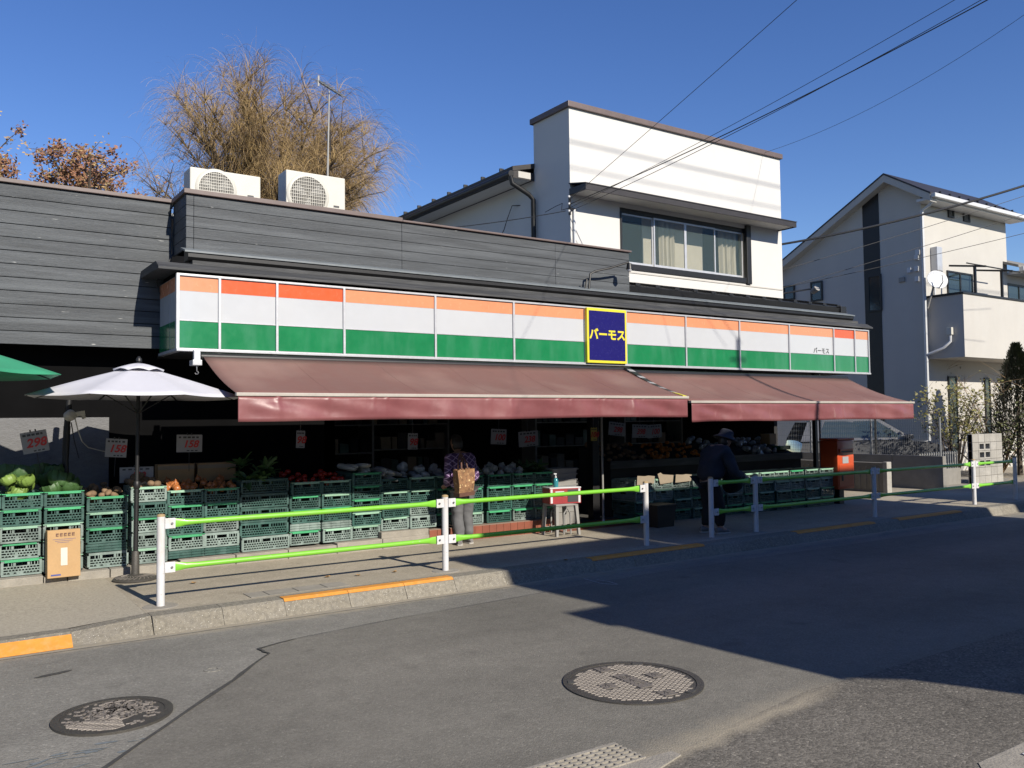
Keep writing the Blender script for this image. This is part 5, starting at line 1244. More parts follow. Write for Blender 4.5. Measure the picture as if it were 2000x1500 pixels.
# lean-to roof below the window
LR = MB().prism([(9.2, YH - .002, 4.06), (9.2, 10.22, 3.84), (9.2, 10.22, 3.80), (9.2, YH - .002, 4.0)], (5.55, 0, 0)).build("lean_to_roof", m_blackmetal, H_)
for k in range(13):
    x = 9.45 + k * .44; MB().hexa([(x - .05, 10.20, 3.842), (x + .05, 10.20, 3.842), (x + .05, YH - .003, 4.064), (x - .05, YH - .003, 4.064), (x - .05, 10.20, 3.882), (x + .05, 10.20, 3.882), (x + .05, YH - .003, 4.10), (x - .05, YH - .003, 4.10)]).build("roof_batten", m_blackmetal, LR)
MB().prism([(9.15, 10.19, 3.80), (9.15, 10.10, 3.80), (9.15, 10.12, 3.71), (9.15, 10.17, 3.70)], (5.55, 0, 0)).build("gutter", m_blackmetal, LR)
MB().bbox(14.62, 14.80, 10.08, 10.2, 3.70, 3.835, .01).build("gutter_end", m_blackmetal, LR)
# service bracket, pole and conduit at the corner
MB().tube([(hx0 + .06, YH - .03, 4.2), (hx0 + .06, YH - .03, 5.22)], .022, 8).build("conduit", m_plast, H_, True)
ins = Vector((hx0 - .06, YH - .06, 5.22))
sb = MB().bar(ins + Vector((0, 0, .18)), ins + Vector((0, 0, -.12)), .03).bar(ins, ins + Vector((.15, .03, 0)), .02).build("service_bracket", m_blackmetal, H_)
for q in (.16, .04, -.08): MB().lathe([(.012, 0), (.022, .01), (.022, .03), (.012, .04)], ins + Vector((-.03, -.02, q)), 8).build("insulator", m_plast, sb, True)
MB().tube([ins, ins + Vector((-.1, .1, -.03)), ins + Vector((.0, .2, .12)), ins + Vector((-.02, .35, .1)), ins + Vector((-.05, .62, .05))], .006, 5).build("cable_tail", m_blackmetal, sb)
MB().tube([aty(1085, 398, yb - .2), aty(1000, 402, yb + .6), aty(990, 430, yb + .8), aty(984, 450, yb + .8), aty(978, 460, yb + .8)], .008, 5).build("cable_tail", m_blackmetal, sb)

# ================================================================== ROOF UNITS, ANTENNA
def ac(label, xa, xb, z0, z1, y):
    T = wthing("condenser_unit", label, "condenser", ((xa + xb) / 2, y, 4.27), "condenser units on the flat roof")
    MB().bbox(xa, xb, y, y + .32, z0, z1, .015).build("casing", m_cream, T)
    cx = xa + (xb - xa) * .36; cz = (z0 + z1) / 2; r = min(.25, (z1 - z0) * .44)
    MB().tube([(cx, y - .002, cz), (cx, y - .006, cz)], r, 28).build("fan_recess", m_fan, T)
    fn = MB()
    for k in range(3):
        a = k * 2.094 + .4; fn.add([(cx + .03 * math.cos(a), y - .008, cz + .03 * math.sin(a)), (cx + r * .85 * math.cos(a - .25), y - .008, cz + r * .85 * math.sin(a - .25)), (cx + r * .85 * math.cos(a + .4), y - .010, cz + r * .85 * math.sin(a + .4)), (cx + .03 * math.cos(a + 1), y - .008, cz + .03 * math.sin(a + 1))], [(0, 1, 2, 3)])
    fn.build("fan", m_greyp, T)
    gr = MB()
    for k in range(-5, 6):
        o_ = k * r / 5.6; hw = math.sqrt(max(.0004, r * r - o_ * o_)); gr.box(cx - hw, cx + hw, y - .020, y - .016, cz + o_ - .003, cz + o_ + .003)
    for k in range(-9, 10):
        o_ = k * r / 9.6; hw = math.sqrt(max(.0004, r * r - o_ * o_)); gr.box(cx + o_ - .0025, cx + o_ + .0025, y - .0235, y - .0205, cz - hw, cz + hw)
    gr.build("grille", m_cream, T)
    n = 36; vs = []
    rg = MB(); 
    for k in range(n):
        a = 2 * math.pi * k / n
        for rr, yy in ((r, -.004), (r, -.02), (r + .035, -.012), (r + .045, -.0015)): vs.append((cx + rr * math.cos(a), y + yy, cz + rr * math.sin(a)))
    rg.add(vs, [(4 * k + q, 4 * k + q + 1, 4 * ((k + 1) % n) + q + 1, 4 * ((k + 1) % n) + q) for k in range(n) for q in range(3)]).build("grille_ring", m_cream, T, True)
    MB().box(xb - .17, xb - .09, y - .004, y - .001, z0 + .2, z0 + .225).build("badge", m_ink, T)
    for q in (.12, .88): MB().bbox(xa + (xb - xa) * q - .04, xa + (xb - xa) * q + .04, y - .02, y + .34, 4.27, z0 - .001, .004).build("foot", m_blackmetal, T)
ac("cream condenser unit half hidden by the parapet, close to the wing wall", 2.67, 3.55, 4.40, 4.885, 10.9)
ac("taller cream condenser unit on the roof below the antenna", 3.89, 4.72, 4.42, 5.04, 10.9)
T = wthing("rooftop_antenna", "thin roof antenna mast with slanting yagi elements", "antenna", (5.74, 14, 4.27))
ab = aty(640, 335, 14); at_ = aty(643, 178, 14)
MB().tube([(ab.x, 14, 4.2), ab, at_], [.02, .02, .012], 6).build("mast", m_greyp, T)
e0, e1 = aty(622, 158, 13.85), aty(668, 187, 14.2)
bm_ = MB().bar(e0, e1, .03).build("boom", m_galv, T)
for k in range(7):
    p = e0.lerp(e1, k / 6); hl = .17 - .014 * k; MB().bar(p + Vector((-hl * .5, hl * .7, hl * .35)), p + Vector((hl * .5, -hl * .7, -hl * .35)), .014).build("element", m_galv, bm_)
MB().bar(e0 + Vector((0, 0, .09)), e0 + Vector((0, 0, -.09)), .03, .012).build("reflector", m_greyp, bm_)
MB().tube([at_ + Vector((0, 0, -.35)), at_ + Vector((.05, 0, -.33)), at_ + Vector((.02, 0, -.5)), at_ + Vector((.02, 0, -1.2))], .006, 4).build("lead", m_black, T)
T = wthing("cable_loop", "loose black cable looping down where parapet meets wing wall", "cable", (2.36, 10.6, 4.37))
MB().tube([aty(352, 378, 10.5), aty(340, 400, 10.62), aty(331, 412, 10.62), aty(334, 425, 10.62), aty(342, 410, 10.6), aty(340, 440, 10.6), aty(336, 470, 10.62), aty(338, 495, 10.62), aty(330, 512, 10.6), aty(312, 535, 10.5), aty(306, 552, 10.6), aty(312, 575, 10.6)], .009, 5).build("cable", m_black, T)

# ================================================================== HOUSE AT THE RIGHT
XR, YR = 22.6, 13.0
G_ = wthing("gabled_house", "off-white gabled house with dark vertical stripe and balcony beyond the fence", "house", (25, 15, SW))
ap = atx(1725, 338, XR - .3); lo = atx(1535, 500, XR - .3); fe = aty(1812, 372, YR - .4)
ez = 7.72; apy, apz = ap.y, ap.z; sl = (apz - lo.z) / (lo.y - apy); slf = (apz - ez) / (apy - (YR - .45))
wall_t = .14
poly = [(XR, YR, SW), (XR, YR, apz - .16 - slf * (apy - YR)), (XR, apy, apz - .16), (XR, 19.0, apz - .16 - sl * (19.0 - apy)), (XR, 19.0, SW)]
MB().prism(poly, (4.65, 0, 0)).build("wall", m_white2, G_)
def slab(x0, x1, ya, za, ybb, zbb, th, nm, m_, par): return MB().hexa([(x0, ya, za - th), (x1, ya, za - th), (x1, ybb, zbb - th), (x0, ybb, zbb - th), (x0, ya, za), (x1, ya, za), (x1, ybb, zbb), (x0, ybb, zbb)]).build(nm, m_, par)
rf = slab(XR - .3, XR + 4.9, YR - .45, apz - slf * (apy - YR + .45), apy, apz, .05, "roof", m_darkbrown, G_)
slab(XR - .3, XR + 4.9, apy, apz, 19.3, apz - sl * (19.3 - apy), .05, "rear_roof", m_darkbrown, G_)
slab(XR - .29, XR + .02, YR - .44, apz - slf * (apy - YR + .44) - .052, apy, apz - .052, .2, "rake_board", m_white2, G_)
slab(XR - .29, XR + .02, apy, apz - .052, 19.3, apz - .052 - sl * (19.3 - apy), .2, "rake_board", m_white2, G_)
for k in range(9): MB().bbox(XR + .5 + k * .5, XR + .54 + k * .5, YR - .3, YR - .24, apz - slf * (apy - YR + .3) + .002, apz - slf * (apy - YR + .3) + .07, .004).build("snow_guard", m_blackmetal, rf)
zg = apz - slf * (apy - YR + .45) - .06
MB().bbox(XR - .28, XR + 4.95, YR - .58, YR - .46, zg - .09, zg + .02, .015).build("gutter", m_plast, G_)
MB().bbox(XR - .25, XR + 4.85, YR - .455, YR - .02, zg - .13, zg - .055, .01).build("eave_soffit", m_plast, G_)
MB().tube([(XR - .1, YR - .5, zg - .06), (XR - .1, YR - .3, zg - .25), (XR - .06, YR - .06, zg - .35), (XR - .06, YR - .06, SW)], .045, 8).build("downpipe", m_plast, G_, True)
s0, s1 = atx(1722, 600, XR).y, atx(1690, 600, XR).y
MB().prism([(XR - .012, s0, SW), (XR - .012, s0, apz - .17 - sl * max(0, s0 - apy)), (XR - .012, s1, apz - .17 - sl * (s1 - apy)), (XR - .012, s1, SW)], (.0115, 0, 0)).build("dark_stripe", m_blackmetal, G_)
def gwin(px0, py0, px1, py1, nm="window"):
    a, b = atx(px0, py0, XR), atx(px1, py1, XR); y0, y1 = min(a.y, b.y), max(a.y, b.y); z0, z1 = min(a.z, b.z), max(a.z, b.z)
    f = MB().box(XR - .045, XR - .013, y0, y1, z0, z0 + .05).box(XR - .045, XR - .013, y0, y1, z1 - .05, z1).box(XR - .045, XR - .013, y0, y0 + .05, z0 + .05, z1 - .05).box(XR - .045, XR - .013, y1 - .05, y1, z0 + .05, z1 - .05).build(nm, m_blackmetal, G_)
    MB().box(XR - .030, XR - .0135, y0 + .05, y1 - .05, z0 + .05, z1 - .05).build("pane", m_glassp, f)
gwin(1722, 535, 1697, 610); gwin(1607, 548, 1585, 590); gwin(1553, 556, 1532, 588)
a, b = atx(1768, 541, XR), atx(1757, 552, XR); MB().bbox(XR - .05, XR - .001, a.y, b.y, b.z, a.z, .01).build("vent", m_greyp, G_)
for px, py in ((1776, 528), (1790, 525), (1791, 545), (1790, 503), (1792, 493)):
    p = atx(px, py, XR - .03); MB().bbox(p.x - .04, p.x + .03, p.y - .05, p.y + .05, p.z - .07, p.z + .07, .01).build("cable_box", m_plast, G_)
def fwin(px0, py0, px1, py1, Y=YR, nm="window", dark=True, mid=False):
    a, b = aty(px0, py0, Y), aty(px1, py1, Y); x0, x1 = a.x, b.x; z0, z1 = min(a.z, b.z), max(a.z, b.z); t = .05
    f = MB().box(x0, x1, Y - .04, Y - .001, z0, z0 + t).box(x0, x1, Y - .04, Y - .001, z1 - t, z1).box(x0, x0 + t, Y - .04, Y - .001, z0 + t, z1 - t).box(x1 - t, x1, Y - .04, Y - .001, z0 + t, z1 - t)
    if mid: f.box((x0 + x1) / 2 - .03, (x0 + x1) / 2 + .03, Y - .038, Y - .002, z0 + t, z1 - t)
    f = f.build(nm, m_blackmetal, G_); MB().box(x0 + t, x1 - t, Y - .022, Y - .0015, z0 + t, z1 - t).build("pane", m_glassp, f)
fwin(1850, 401, 1862, 427); fwin(1880, 409, 1893, 435); fwin(1848, 528, 1900, 600, mid=True); fwin(1850, 735, 1872, 885, nm="door"); fwin(1921, 738, 1936, 860)
# balcony
bx, by = aty(1883, 640, 12.0).x, 12.0; bz0, bz1 = 3.24, 4.92
bal = MB().box(bx, bx + 8, by, by + .12, bz0, bz1).box(bx, bx + .12, by + .12, YR - .001, bz0, bz1).box(bx + .12, bx + 8, by + .12, YR - .002, bz0, bz0 + .15).build("balcony", m_white2, G_)
MB().bbox(bx - .03, bx + 8, by - .03, by + .15, bz1 + .001, bz1 + .06, .008).box(bx - .03, bx + .15, by + .151, YR - .002, bz1 + .001, bz1 + .06).build("balcony_rail", m_blackmetal, bal)
p0, p1 = aty(1893, 690, YR - .2), atx(1868, 660, bx - .06); MB().tube([(XR - .06, YR - .1, 3.35), (XR + .0, YR - .5, 3.5), (bx - .05, by + .35, 3.68), (bx - .05, by + .35, 3.85)], .04, 8).build("balcony_drain", m_plast, bal, True)
MB().bbox(bx - .12, bx - .002, by + .28, by + .42, 3.85, 4.05, .01).build("drain_head", m_cream, bal)
for q, px in ((0, 1905), (1, 1957)):
    p = aty(px, 560, by + .1); MB().bar((p.x, p.y, bz1), (p.x, p.y, bz1 + .85), .06).bar((p.x, p.y - .3, bz1 + .78), (p.x, p.y + .7, bz1 + .95), .05).build("laundry_bracket", m_blackmetal, bal)
pa_, pb_ = aty(1900, 535, by + .3), aty(1962, 545, by + .3)
for dz in (0, .12): MB().tube([(pa_.x, by + .1 + dz * 3, bz1 + .88 + dz), (pb_.x + .5, by + .1 + dz * 3, bz1 + .88 + dz)], .018, 6).build("laundry_pole", m_blackmetal, bal)
# satellite dish
dc = aty(1829, 548, 12.6); T = wthing("satellite_dish", "white satellite dish on the balcony end of the gabled house", "satellite dish", (dc.x, 12.75, bz1))
prof = [(.001, .0)] + [(.27 * q / 8, .06 * (q / 8) ** 2) for q in range(1, 9)] + [(.275, .065), (.27, .072)]
rot = Matrix.Translation(dc) @ (Vector((-.55, -.8, .35))).to_track_quat('Z', 'Y').to_matrix().to_4x4()
MB().lathe(prof, (0, 0, 0), 28).move(rot).build("dish", m_plast, T, True)
MB().tube([rot @ Vector((0, -.26, .04)), rot @ Vector((0, -.2, .3)), rot @ Vector((0, 0, .33))], .014, 6).build("feed_arm", m_greyp, T); MB().tube([dc, dc + Vector((.05, .1, -.1)), Vector((dc.x + .05, 12.9, bz1 - .3))], .025, 8).build("mount", m_greyp, T)
p = aty(1830, 505, YR - .12); T = wthing("wall_box", "grey meter box high on the front of the gabled house", "box", (p.x, YR - .1, p.z - .3))
MB().bbox(p.x - .12, p.x + .14, YR - .2, YR - .001, p.z - .35, p.z + .32, .02).build("box", m_alu, T); MB().tube([(p.x - .05, YR - .05, p.z - .35), (p.x - .05, YR - .05, p.z - 1.1)], .03, 6).build("pipe", m_plast, T)
# next house beyond
N_ = wthing("next_house", "pale house with grey tiled roof adjoining the gabled house", "house", (31, 15, SW))
MB().box(27.26, 36, YR + .05, 20, SW, 6.05).build("wall", m_white2, N_)
MB().hexa([(27.0, YR - .45, 6.1), (36.3, YR - .45, 6.1), (36.3, 16.5, 7.6), (27.0, 16.5, 7.6), (27.0, YR - .45, 6.18), (36.3, YR - .45, 6.18), (36.3, 16.5, 7.68), (27.0, 16.5, 7.68)]).build("roof", m_wall, N_)
MB().bbox(27.0, 36.3, YR - .6, YR - .46, 5.98, 6.12, .02).build("gutter", m_plast, N_); MB().box(27.27, 36, YR - .44, YR + .04, 5.96, 6.04).build("soffit", m_plast, N_)
a, b = aty(1964, 553, YR + .05), aty(2010, 600, YR + .05)
f = MB().box(a.x, b.x, YR, YR + .049, a.z - .06, a.z).box(a.x, a.x + .06, YR, YR + .049, 4.2, a.z - .06).box((a.x + b.x) / 2, (a.x + b.x) / 2 + .05, YR, YR + .049, 4.2, a.z - .06).build("window", m_blackmetal, N_); MB().box(a.x + .06, b.x + 1, YR + .02, YR + .049, 4.2, a.z - .06).build("pane", m_glassp, f)

# ================================================================== WALLS, FENCE, PILLAR, CAR AT THE RIGHT
XW = 17.6
T = wthing("boundary_wall", "low grey concrete wall carrying the wire fence", "wall", (XW, 11, SW))
for k in range(6):
    y0 = 9.82 + k * 1.15; MB().bbox(XW, XW + .12, y0 + .003, y0 + 1.147, SW - .02, .84, .006).build("panel", m_wall, T)
F = wthing("wire_fence", "tall galvanised wire mesh fence standing on the low concrete wall", "fence", (XW + .06, 11, .84))
for k in range(5): MB().tube([(XW + .06, 9.9 + k * 1.6, .8), (XW + .06, 9.9 + k * 1.6, 1.66)], .022, 8).build("post", m_galv, F)
for k in range(7): MB().tube([(XW + .06, 9.86, .9 + k * .115), (XW + .06, 16.3, .9 + k * .115)], .0035, 4).build("line_wire", m_galv, F)
mb = MB(); y = 9.9
while y < 16.3: mb.tube([(XW + .052, y, .86), (XW + .052, y, 1.62), (XW + .03, y, 1.66)], .003, 4); y += .05
tag(mb.build("upright_wires", m_galv, F), kind='stuff')
T = wthing("stub_wall", "short ribbed concrete wall with pale end beside the postbox", "wall", (16.2, 10.5, SW))
MB().bbox(16.2, 16.32, 10.3, 12.4, SW - .02, .74, .006).build("wall", m_wall, T)
for k in range(14): MB().box(16.186, 16.1985, 10.4 + k * .14, 10.46 + k * .14, .2, .66).build("rib", m_wall, T)
MB().bbox(16.18, 16.34, 10.2, 10.298, SW - .02, .76, .01).build("end_post", m_block, T)
sp_ = atz(1713, 947, SW); T = thing("black_post", "slim black post standing between the stub wall and the fence wall", "post", (sp_.x, sp_.y, SW))
MB().tube([(0, 0, 0), (0, 0, 1.75)], .03, 10).build("shaft", m_blackmetal, T, True); MB().lathe([(.06, 0), (.06, .015), (.035, .03)], (0, 0, 0), 12).build("foot", m_blackmetal, T, True)
# gate pillar of blocks with six square openings
px0, px1 = 19.62, 20.95; YB = 10.25
T = wthing("block_pillar", "pale concrete block gate wall with six square openings", "wall", (20.3, YB, SW))
ncol, nrow = 5, 6; bw = (px1 - px0) / ncol; bh = (1.26 - SW + .02) / nrow
random.seed(12)
for r_ in range(nrow):
    for c_ in range(ncol):
        x0_ = px0 + c_ * bw; z0_ = SW - .02 + r_ * bh; y_ = YB + U(-.002, .002)
        if c_ in (1, 2) and r_ in (2, 3, 4):
            t = .035; MB().box(x0_ + .004, x0_ + bw - .004, y_, y_ + .12, z0_ + .004, z0_ + t).box(x0_ + .004, x0_ + bw - .004, y_, y_ + .12, z0_ + bh - t, z0_ + bh - .004).box(x0_ + .004, x0_ + t, y_, y_ + .12, z0_ + t, z0_ + bh - t).box(x0_ + bw - t, x0_ + bw - .004, y_, y_ + .12, z0_ + t, z0_ + bh - t).build("open_block", m_block, T)
        else: MB().bbox(x0_ + .003, x0_ + bw - .003, y_, y_ + .12, z0_ + .003, z0_ + bh - .003, .005).build("block", m_block, T)
MB().box(px0 + .003, px0 + bw * .99, YB + .02, YB + .1, SW, 1.25).box(px0 + 3.01 * bw, px1 - .003, YB + .02, YB + .1, SW, 1.25).build("mortar", m_mortar, T)
T = wthing("garden_fence", "low slatted garden fence between the concrete wall and the block pillar", "fence", (18.8, 10.6, SW))
MB().bbox(18.0, 19.55, 10.5, 10.62, SW - .02, .5, .008).build("base", m_wall, T)
for k in range(16): MB().bbox(18.05 + k * .095, 18.08 + k * .095, 10.54, 10.57, .5, .88, .003).build("slat", m_galv, T)
for zz in (.6, .84): MB().bar((18.0, 10.58, zz), (19.55, 10.58, zz), .03).build("fence_rail", m_greyp, T)
# paved light strip
struct("garden_path", sheet([(17.75, 9.0), (22, 10.6), (22, 12), (17.75, 13)], SW + .005), m_concrete)
# car
def car():
    T = thing("parked_car", "dark hatchback parked behind the wire fence, nose towards the street", "car", (20.6, 13.6, SW), (0, 0, math.radians(-38)))
    L_, w_ = 3.9, .82
    prof = [(-L_ / 2, .35), (-L_ / 2 - .03, .62), (-L_ / 2 + .05, .95), (-L_ / 2 + .25, 1.42), (-.9, 1.53), (.1, 1.52), (.95, 1.0), (1.65, .90), (L_ / 2 - .02, .70), (L_ / 2 + .02, .45), (L_ / 2 - .05, .25), (-L_ / 2 + .1, .25)]
    low = [(x, min(z, 1.0 if x < .95 else z)) for x, z in prof]
    lo_ = [(-L_ / 2, .35), (-L_ / 2 - .03, .62), (-L_ / 2 + .05, .95), (.9, 1.0), (1.35, .96), (1.7, .87), (L_ / 2 - .03, .70), (L_ / 2 + .02, .45), (L_ / 2 - .05, .25), (-L_ / 2 + .1, .25)]
    nst = 7; rows = []
    vs = []; fs = []
    for i in range(nst):
        u = -1 + 2 * i / (nst - 1); y = w_ * u; k = 1 - .10 * abs(u) ** 4
        for x, z in lo_: vs.append((x * (1 - .03 * u * u), y, .25 + (z - .25) * k))
    n = len(lo_)
    for i in range(nst - 1):
        for q in range(n): fs.append((i * n + q, i * n + (q + 1) % n, (i + 1) * n + (q + 1) % n, (i + 1) * n + q))
    fs += [tuple(range(n)), tuple((nst - 1) * n + q for q in range(n))]
    b = MB().add(vs, fs).build("body", m_carpaint, T, True)
    cb_ = [(-L_ / 2 + .08, .93, .76), (-L_ / 2 + .3, 1.42, .60), (-.9, 1.53, .58), (.15, 1.51, .58), (1.0, .97, .74)]
    vs = [(x, -y, z) for x, z, y in cb_] + [(x, y, z) for x, z, y in cb_]
    MB().add(vs, [(0, 1, 2, 3, 4), (9, 8, 7, 6, 5), (1, 2, 7, 6), (2, 3, 8, 7)]).build("cabin", m_carpaint, T)
    MB().add([(.98, -.70, .99), (.98, .70, .99), (.19, .55, 1.50), (.19, -.55, 1.50)], [(0, 1, 2, 3)]).build("windscreen", m_glassp, T)
    for s_ in (-1, 1):
        MB().add([(-1.4, s_ * .735, 1.02), (.72, s_ * .735, 1.02), (.12, s_ * .605, 1.44), (-1.2, s_ * .605, 1.44)], [(0, 1, 2, 3)]).build("side_window", m_glassp, T)
        MB().hexa([(1.5, s_ * .52, .66), (1.93, s_ * .45, .62), (1.90, s_ * .74, .62), (1.5, s_ * .80, .68), (1.5, s_ * .52, .82), (1.84, s_ * .45, .74), (1.80, s_ * .74, .75), (1.45, s_ * .80, .86)]).build("headlight", m_lamp, T)
        MB().bbox(.75, .9, s_ * .86 - .09, s_ * .86 + .09, .98, 1.1, .02).build("mirror", m_carpaint, T)
        for x in (-1.2, 1.22):
            wh = MB().tube([(x, s_ * .68, .30), (x, s_ * .85, .30)], .30, 20).build("wheel", m_rubber, T); MB().tube([(x, s_ * .851, .30), (x, s_ * .86, .30)], .19, 16).build("rim", m_alu, wh)
    MB().bbox(1.93, 1.975, -.42, .42, .50, .60, .01).build("grille", m_blackmetal, T); MB().box(1.978, 1.985, -.17, .17, .36, .46).build("number_plate", m_plast, T)
    MB().bbox(1.90, 1.96, -.6, .6, .64, .68, .01).build("chrome_bar", m_chrome, T)
car()

# ================================================================== PLANTS AT THE RIGHT
def leaf_cloud(mb, pts, n, size, spread):
    for _ in range(n):
        c = random.choice(pts) + Vector((random.gauss(0, spread), random.gauss(0, spread), random.gauss(0, spread)))
        d = Vector((U(-1, 1), U(-1, 1), U(-.6, .8))).normalized(); s_ = d.orthogonal().normalized(); l = size * U(.6, 1.3); w_ = l * .32
        mb.add([c, c + d * l * .5 + s_ * w_, c + d * l, c + d * l * .5 - s_ * w_], [(0, 1, 2, 3)])
    return mb
def shrub(name, label, base, h, r, nst, m_leaf, nleaf, lsize, seed, m_st=None, bare=False, cat="shrub"):
    random.seed(seed); T = wthing(name, label, cat, tuple(base)); mb = MB(); tips = []
    for k in range(nst):
        a = U(0, 6.28); p = Vector(base); d = Vector((math.cos(a) * .35, math.sin(a) * .35, 1)).normalized(); pts = [p]; n = 6
        for i in range(n):
            d = (d + Vector((U(-.22, .22) + math.cos(a) * .1 * r, U(-.22, .22) + math.sin(a) * .1 * r, .05))).normalized(); p = p + d * h * U(.8, 1.05) / n; pts.append(p)
            if i > 1:
                tips.append(p)
                for _ in range(3):
                    q = p + Vector((U(-1, 1), U(-1, 1), U(0, .9))) * h * .16; mb.tube([p, (p + q) / 2 + Vector((0, 0, .02)), q], [.006, .004, .002], 3, False); tips += [q, (p + q) / 2]
        mb.tube(pts, [.018 * (1 - i / (n + 1)) + .002 for i in range(n + 1)], 5, False)
    mb.build("stems", m_st or m_bark, T)
    if nleaf: tag(leaf_cloud(MB(), tips, nleaf, lsize, .05).build("leaves", m_leaf, T), kind='stuff')
    return T
p = aty(1868, 850, 11.6); shrub("leafy_shrub", "yellow-green leafy shrub in front of the gabled house door", (p.x, 11.6, SW), 2.6, 1, 10, m_leafyel, 1100, .08, 1)
p = aty(1915, 850, 11.3); shrub("leafy_shrub", "sparse green shrub spilling behind the block pillar", (p.x, 11.3, SW), 2.0, 1.6, 14, m_leafgreen, 1100, .075, 2)
p = aty(1930, 850, 12.1); shrub("bare_shrub", "bare twiggy shrub against the gabled house wall", (p.x, 11.75, SW), 3.3, 1.5, 18, m_leafyel, 220, .07, 3, m_twig2)
p = aty(1978, 930, 10.9); random.seed(8)
T = wthing("conifer", "dark columnar conifer beside the block pillar", "tree", (p.x + .6, 11.0, SW))
MB().tube([(p.x + .6, 11.0, SW), (p.x + .6, 11.0, 3.3)], [.07, .015], 7).build("trunk", m_bark, T)
mb = MB()
for _ in range(10000):
    t = rnd() ** .8; z = .35 + t * 3.15; rr = (.80 * (1 - t) ** .85 * (1 + .18 * math.sin(6 * z + 3 * math.sin(_ * .01))) + .05) * (.5 + .5 * math.sqrt(rnd())) * (1 + .18 * math.sin(z * 9 + _ % 7)); a = U(0, 6.28)
    c = Vector((p.x + .6 + rr * math.cos(a), 11.0 + rr * math.sin(a), z)); d = Vector((math.cos(a) * .5 + U(-.4, .4), math.sin(a) * .5 + U(-.4, .4), 1)).normalized(); s_ = d.orthogonal().normalized(); l = U(.05, .12)
    mb.add([c, c + d * l * .5 + s_ * .028, c + d * l, c + d * l * .5 - s_ * .028], [(0, 1, 2, 3)])
tag(mb.build("crown", m_conifer, T), kind='stuff')

# ================================================================== TREES BEHIND THE SHOP
def willow(cx, cy, seed):
    random.seed(seed); T = wthing("willow_tree", "big golden bare willow with drooping twigs behind the shop roof", "tree", (cx, cy, 0))
    tr = MB(); tr.tube([(cx, cy, -.05), (cx + .1, cy, 2.5), (cx, cy + .1, 4.6)], [.42, .34, .28], 10).build("trunk", m_bark, T, True)
    lb = MB(); starts = []; C0 = Vector((cx + .05, cy, 7.35)); RX, RZ = 2.95, 3.2
    for k in range(46):
        a = U(0, 6.28); el = math.asin(U(-.12, .98)); f = U(.72, .97)
        tip = C0 + Vector((math.cos(a) * math.cos(el) * RX, math.sin(a) * math.cos(el) * RX, math.sin(el) * RZ)) * f
        p0 = Vector((cx + U(-.2, .2), cy + U(-.2, .2), U(3.8, 4.8))); c1 = p0.lerp(tip, .45) + Vector((0, 0, .75)) - Vector((math.cos(a), math.sin(a), 0)) * .35 * math.cos(el)
        n = 10; pts = []; ph = U(0, 6)
        for i in range(n + 1):
            t = i / n; q = p0 * (1 - t) ** 2 + c1 * 2 * t * (1 - t) + tip * t * t + Vector((math.sin(t * 9 + ph), math.cos(t * 8 + ph), 0)) * .07 * t
            pts.append(q)
        for i in range(3, n + 1):
            p = pts[i]; d = (pts[i] - pts[i - 1]).normalized(); starts.append((p, i / n))
            for _ in range(4):
                dd = (d * .8 + Vector((U(-.9, .9), U(-.9, .9), U(-.1, .6)))).normalized(); l = U(.4, 1.0); q1 = p + dd * l * .5; q2 = q1 + (dd + Vector((0, 0, -.1))).normalized() * l * .5
                lb.tube([p, q1, q2], [.020, .013, .006], 4, False); starts += [(q1, i / n), (q2, i / n), (q2, i / n)]
        lb.tube(pts, [.075 * (1 - i / (n + 1)) ** 1.1 + .008 for i in range(n + 1)], 6, False)
    lb.build("limbs", m_bark, T)
    for part, (mm, cnt) in enumerate(((m_twig, 25000), (m_twig2, 13000))):
        vs = []; fs = []
        for _ in range(cnt):
            p, lev = random.choice(starts); p = Vector(p); out = Vector((p.x - cx, p.y - cy, 0)); r = out.length; out = out.normalized() if r > .05 else Vector((1, 0, 0))
            d = (out * U(.0, .7) + Vector((U(-.5, .5) + .08, U(-.5, .5), U(.2, 1.0)))).normalized(); n = 8; L_ = U(.5, 1.35); w_ = U(.003, .006)
            pr_ = [p]
            for i in range(n):
                d = (d + Vector((.04, .0, -.21 - .055 * i)) * U(.4, .95)).normalized(); p = p + d * L_ / n; pr_.append(p)
            s_ = Vector((U(-1, 1), U(-.5, .5), U(-.4, .4))).normalized() * w_; o = len(vs)
            for i, q in enumerate(pr_): k = 1 - .75 * i / n; vs += [q - s_ * k, q + s_ * k]
            fs += [(o + 2 * i, o + 2 * i + 1, o + 2 * i + 3, o + 2 * i + 2) for i in range(n)]
        me = bpy.data.meshes.new("twigs"); me.from_pydata([tuple(v) for v in vs], [], fs); me.materials.append(mm); tag(link("twigs", me, T), kind='stuff')
willow(7.25, 22.0, 4)
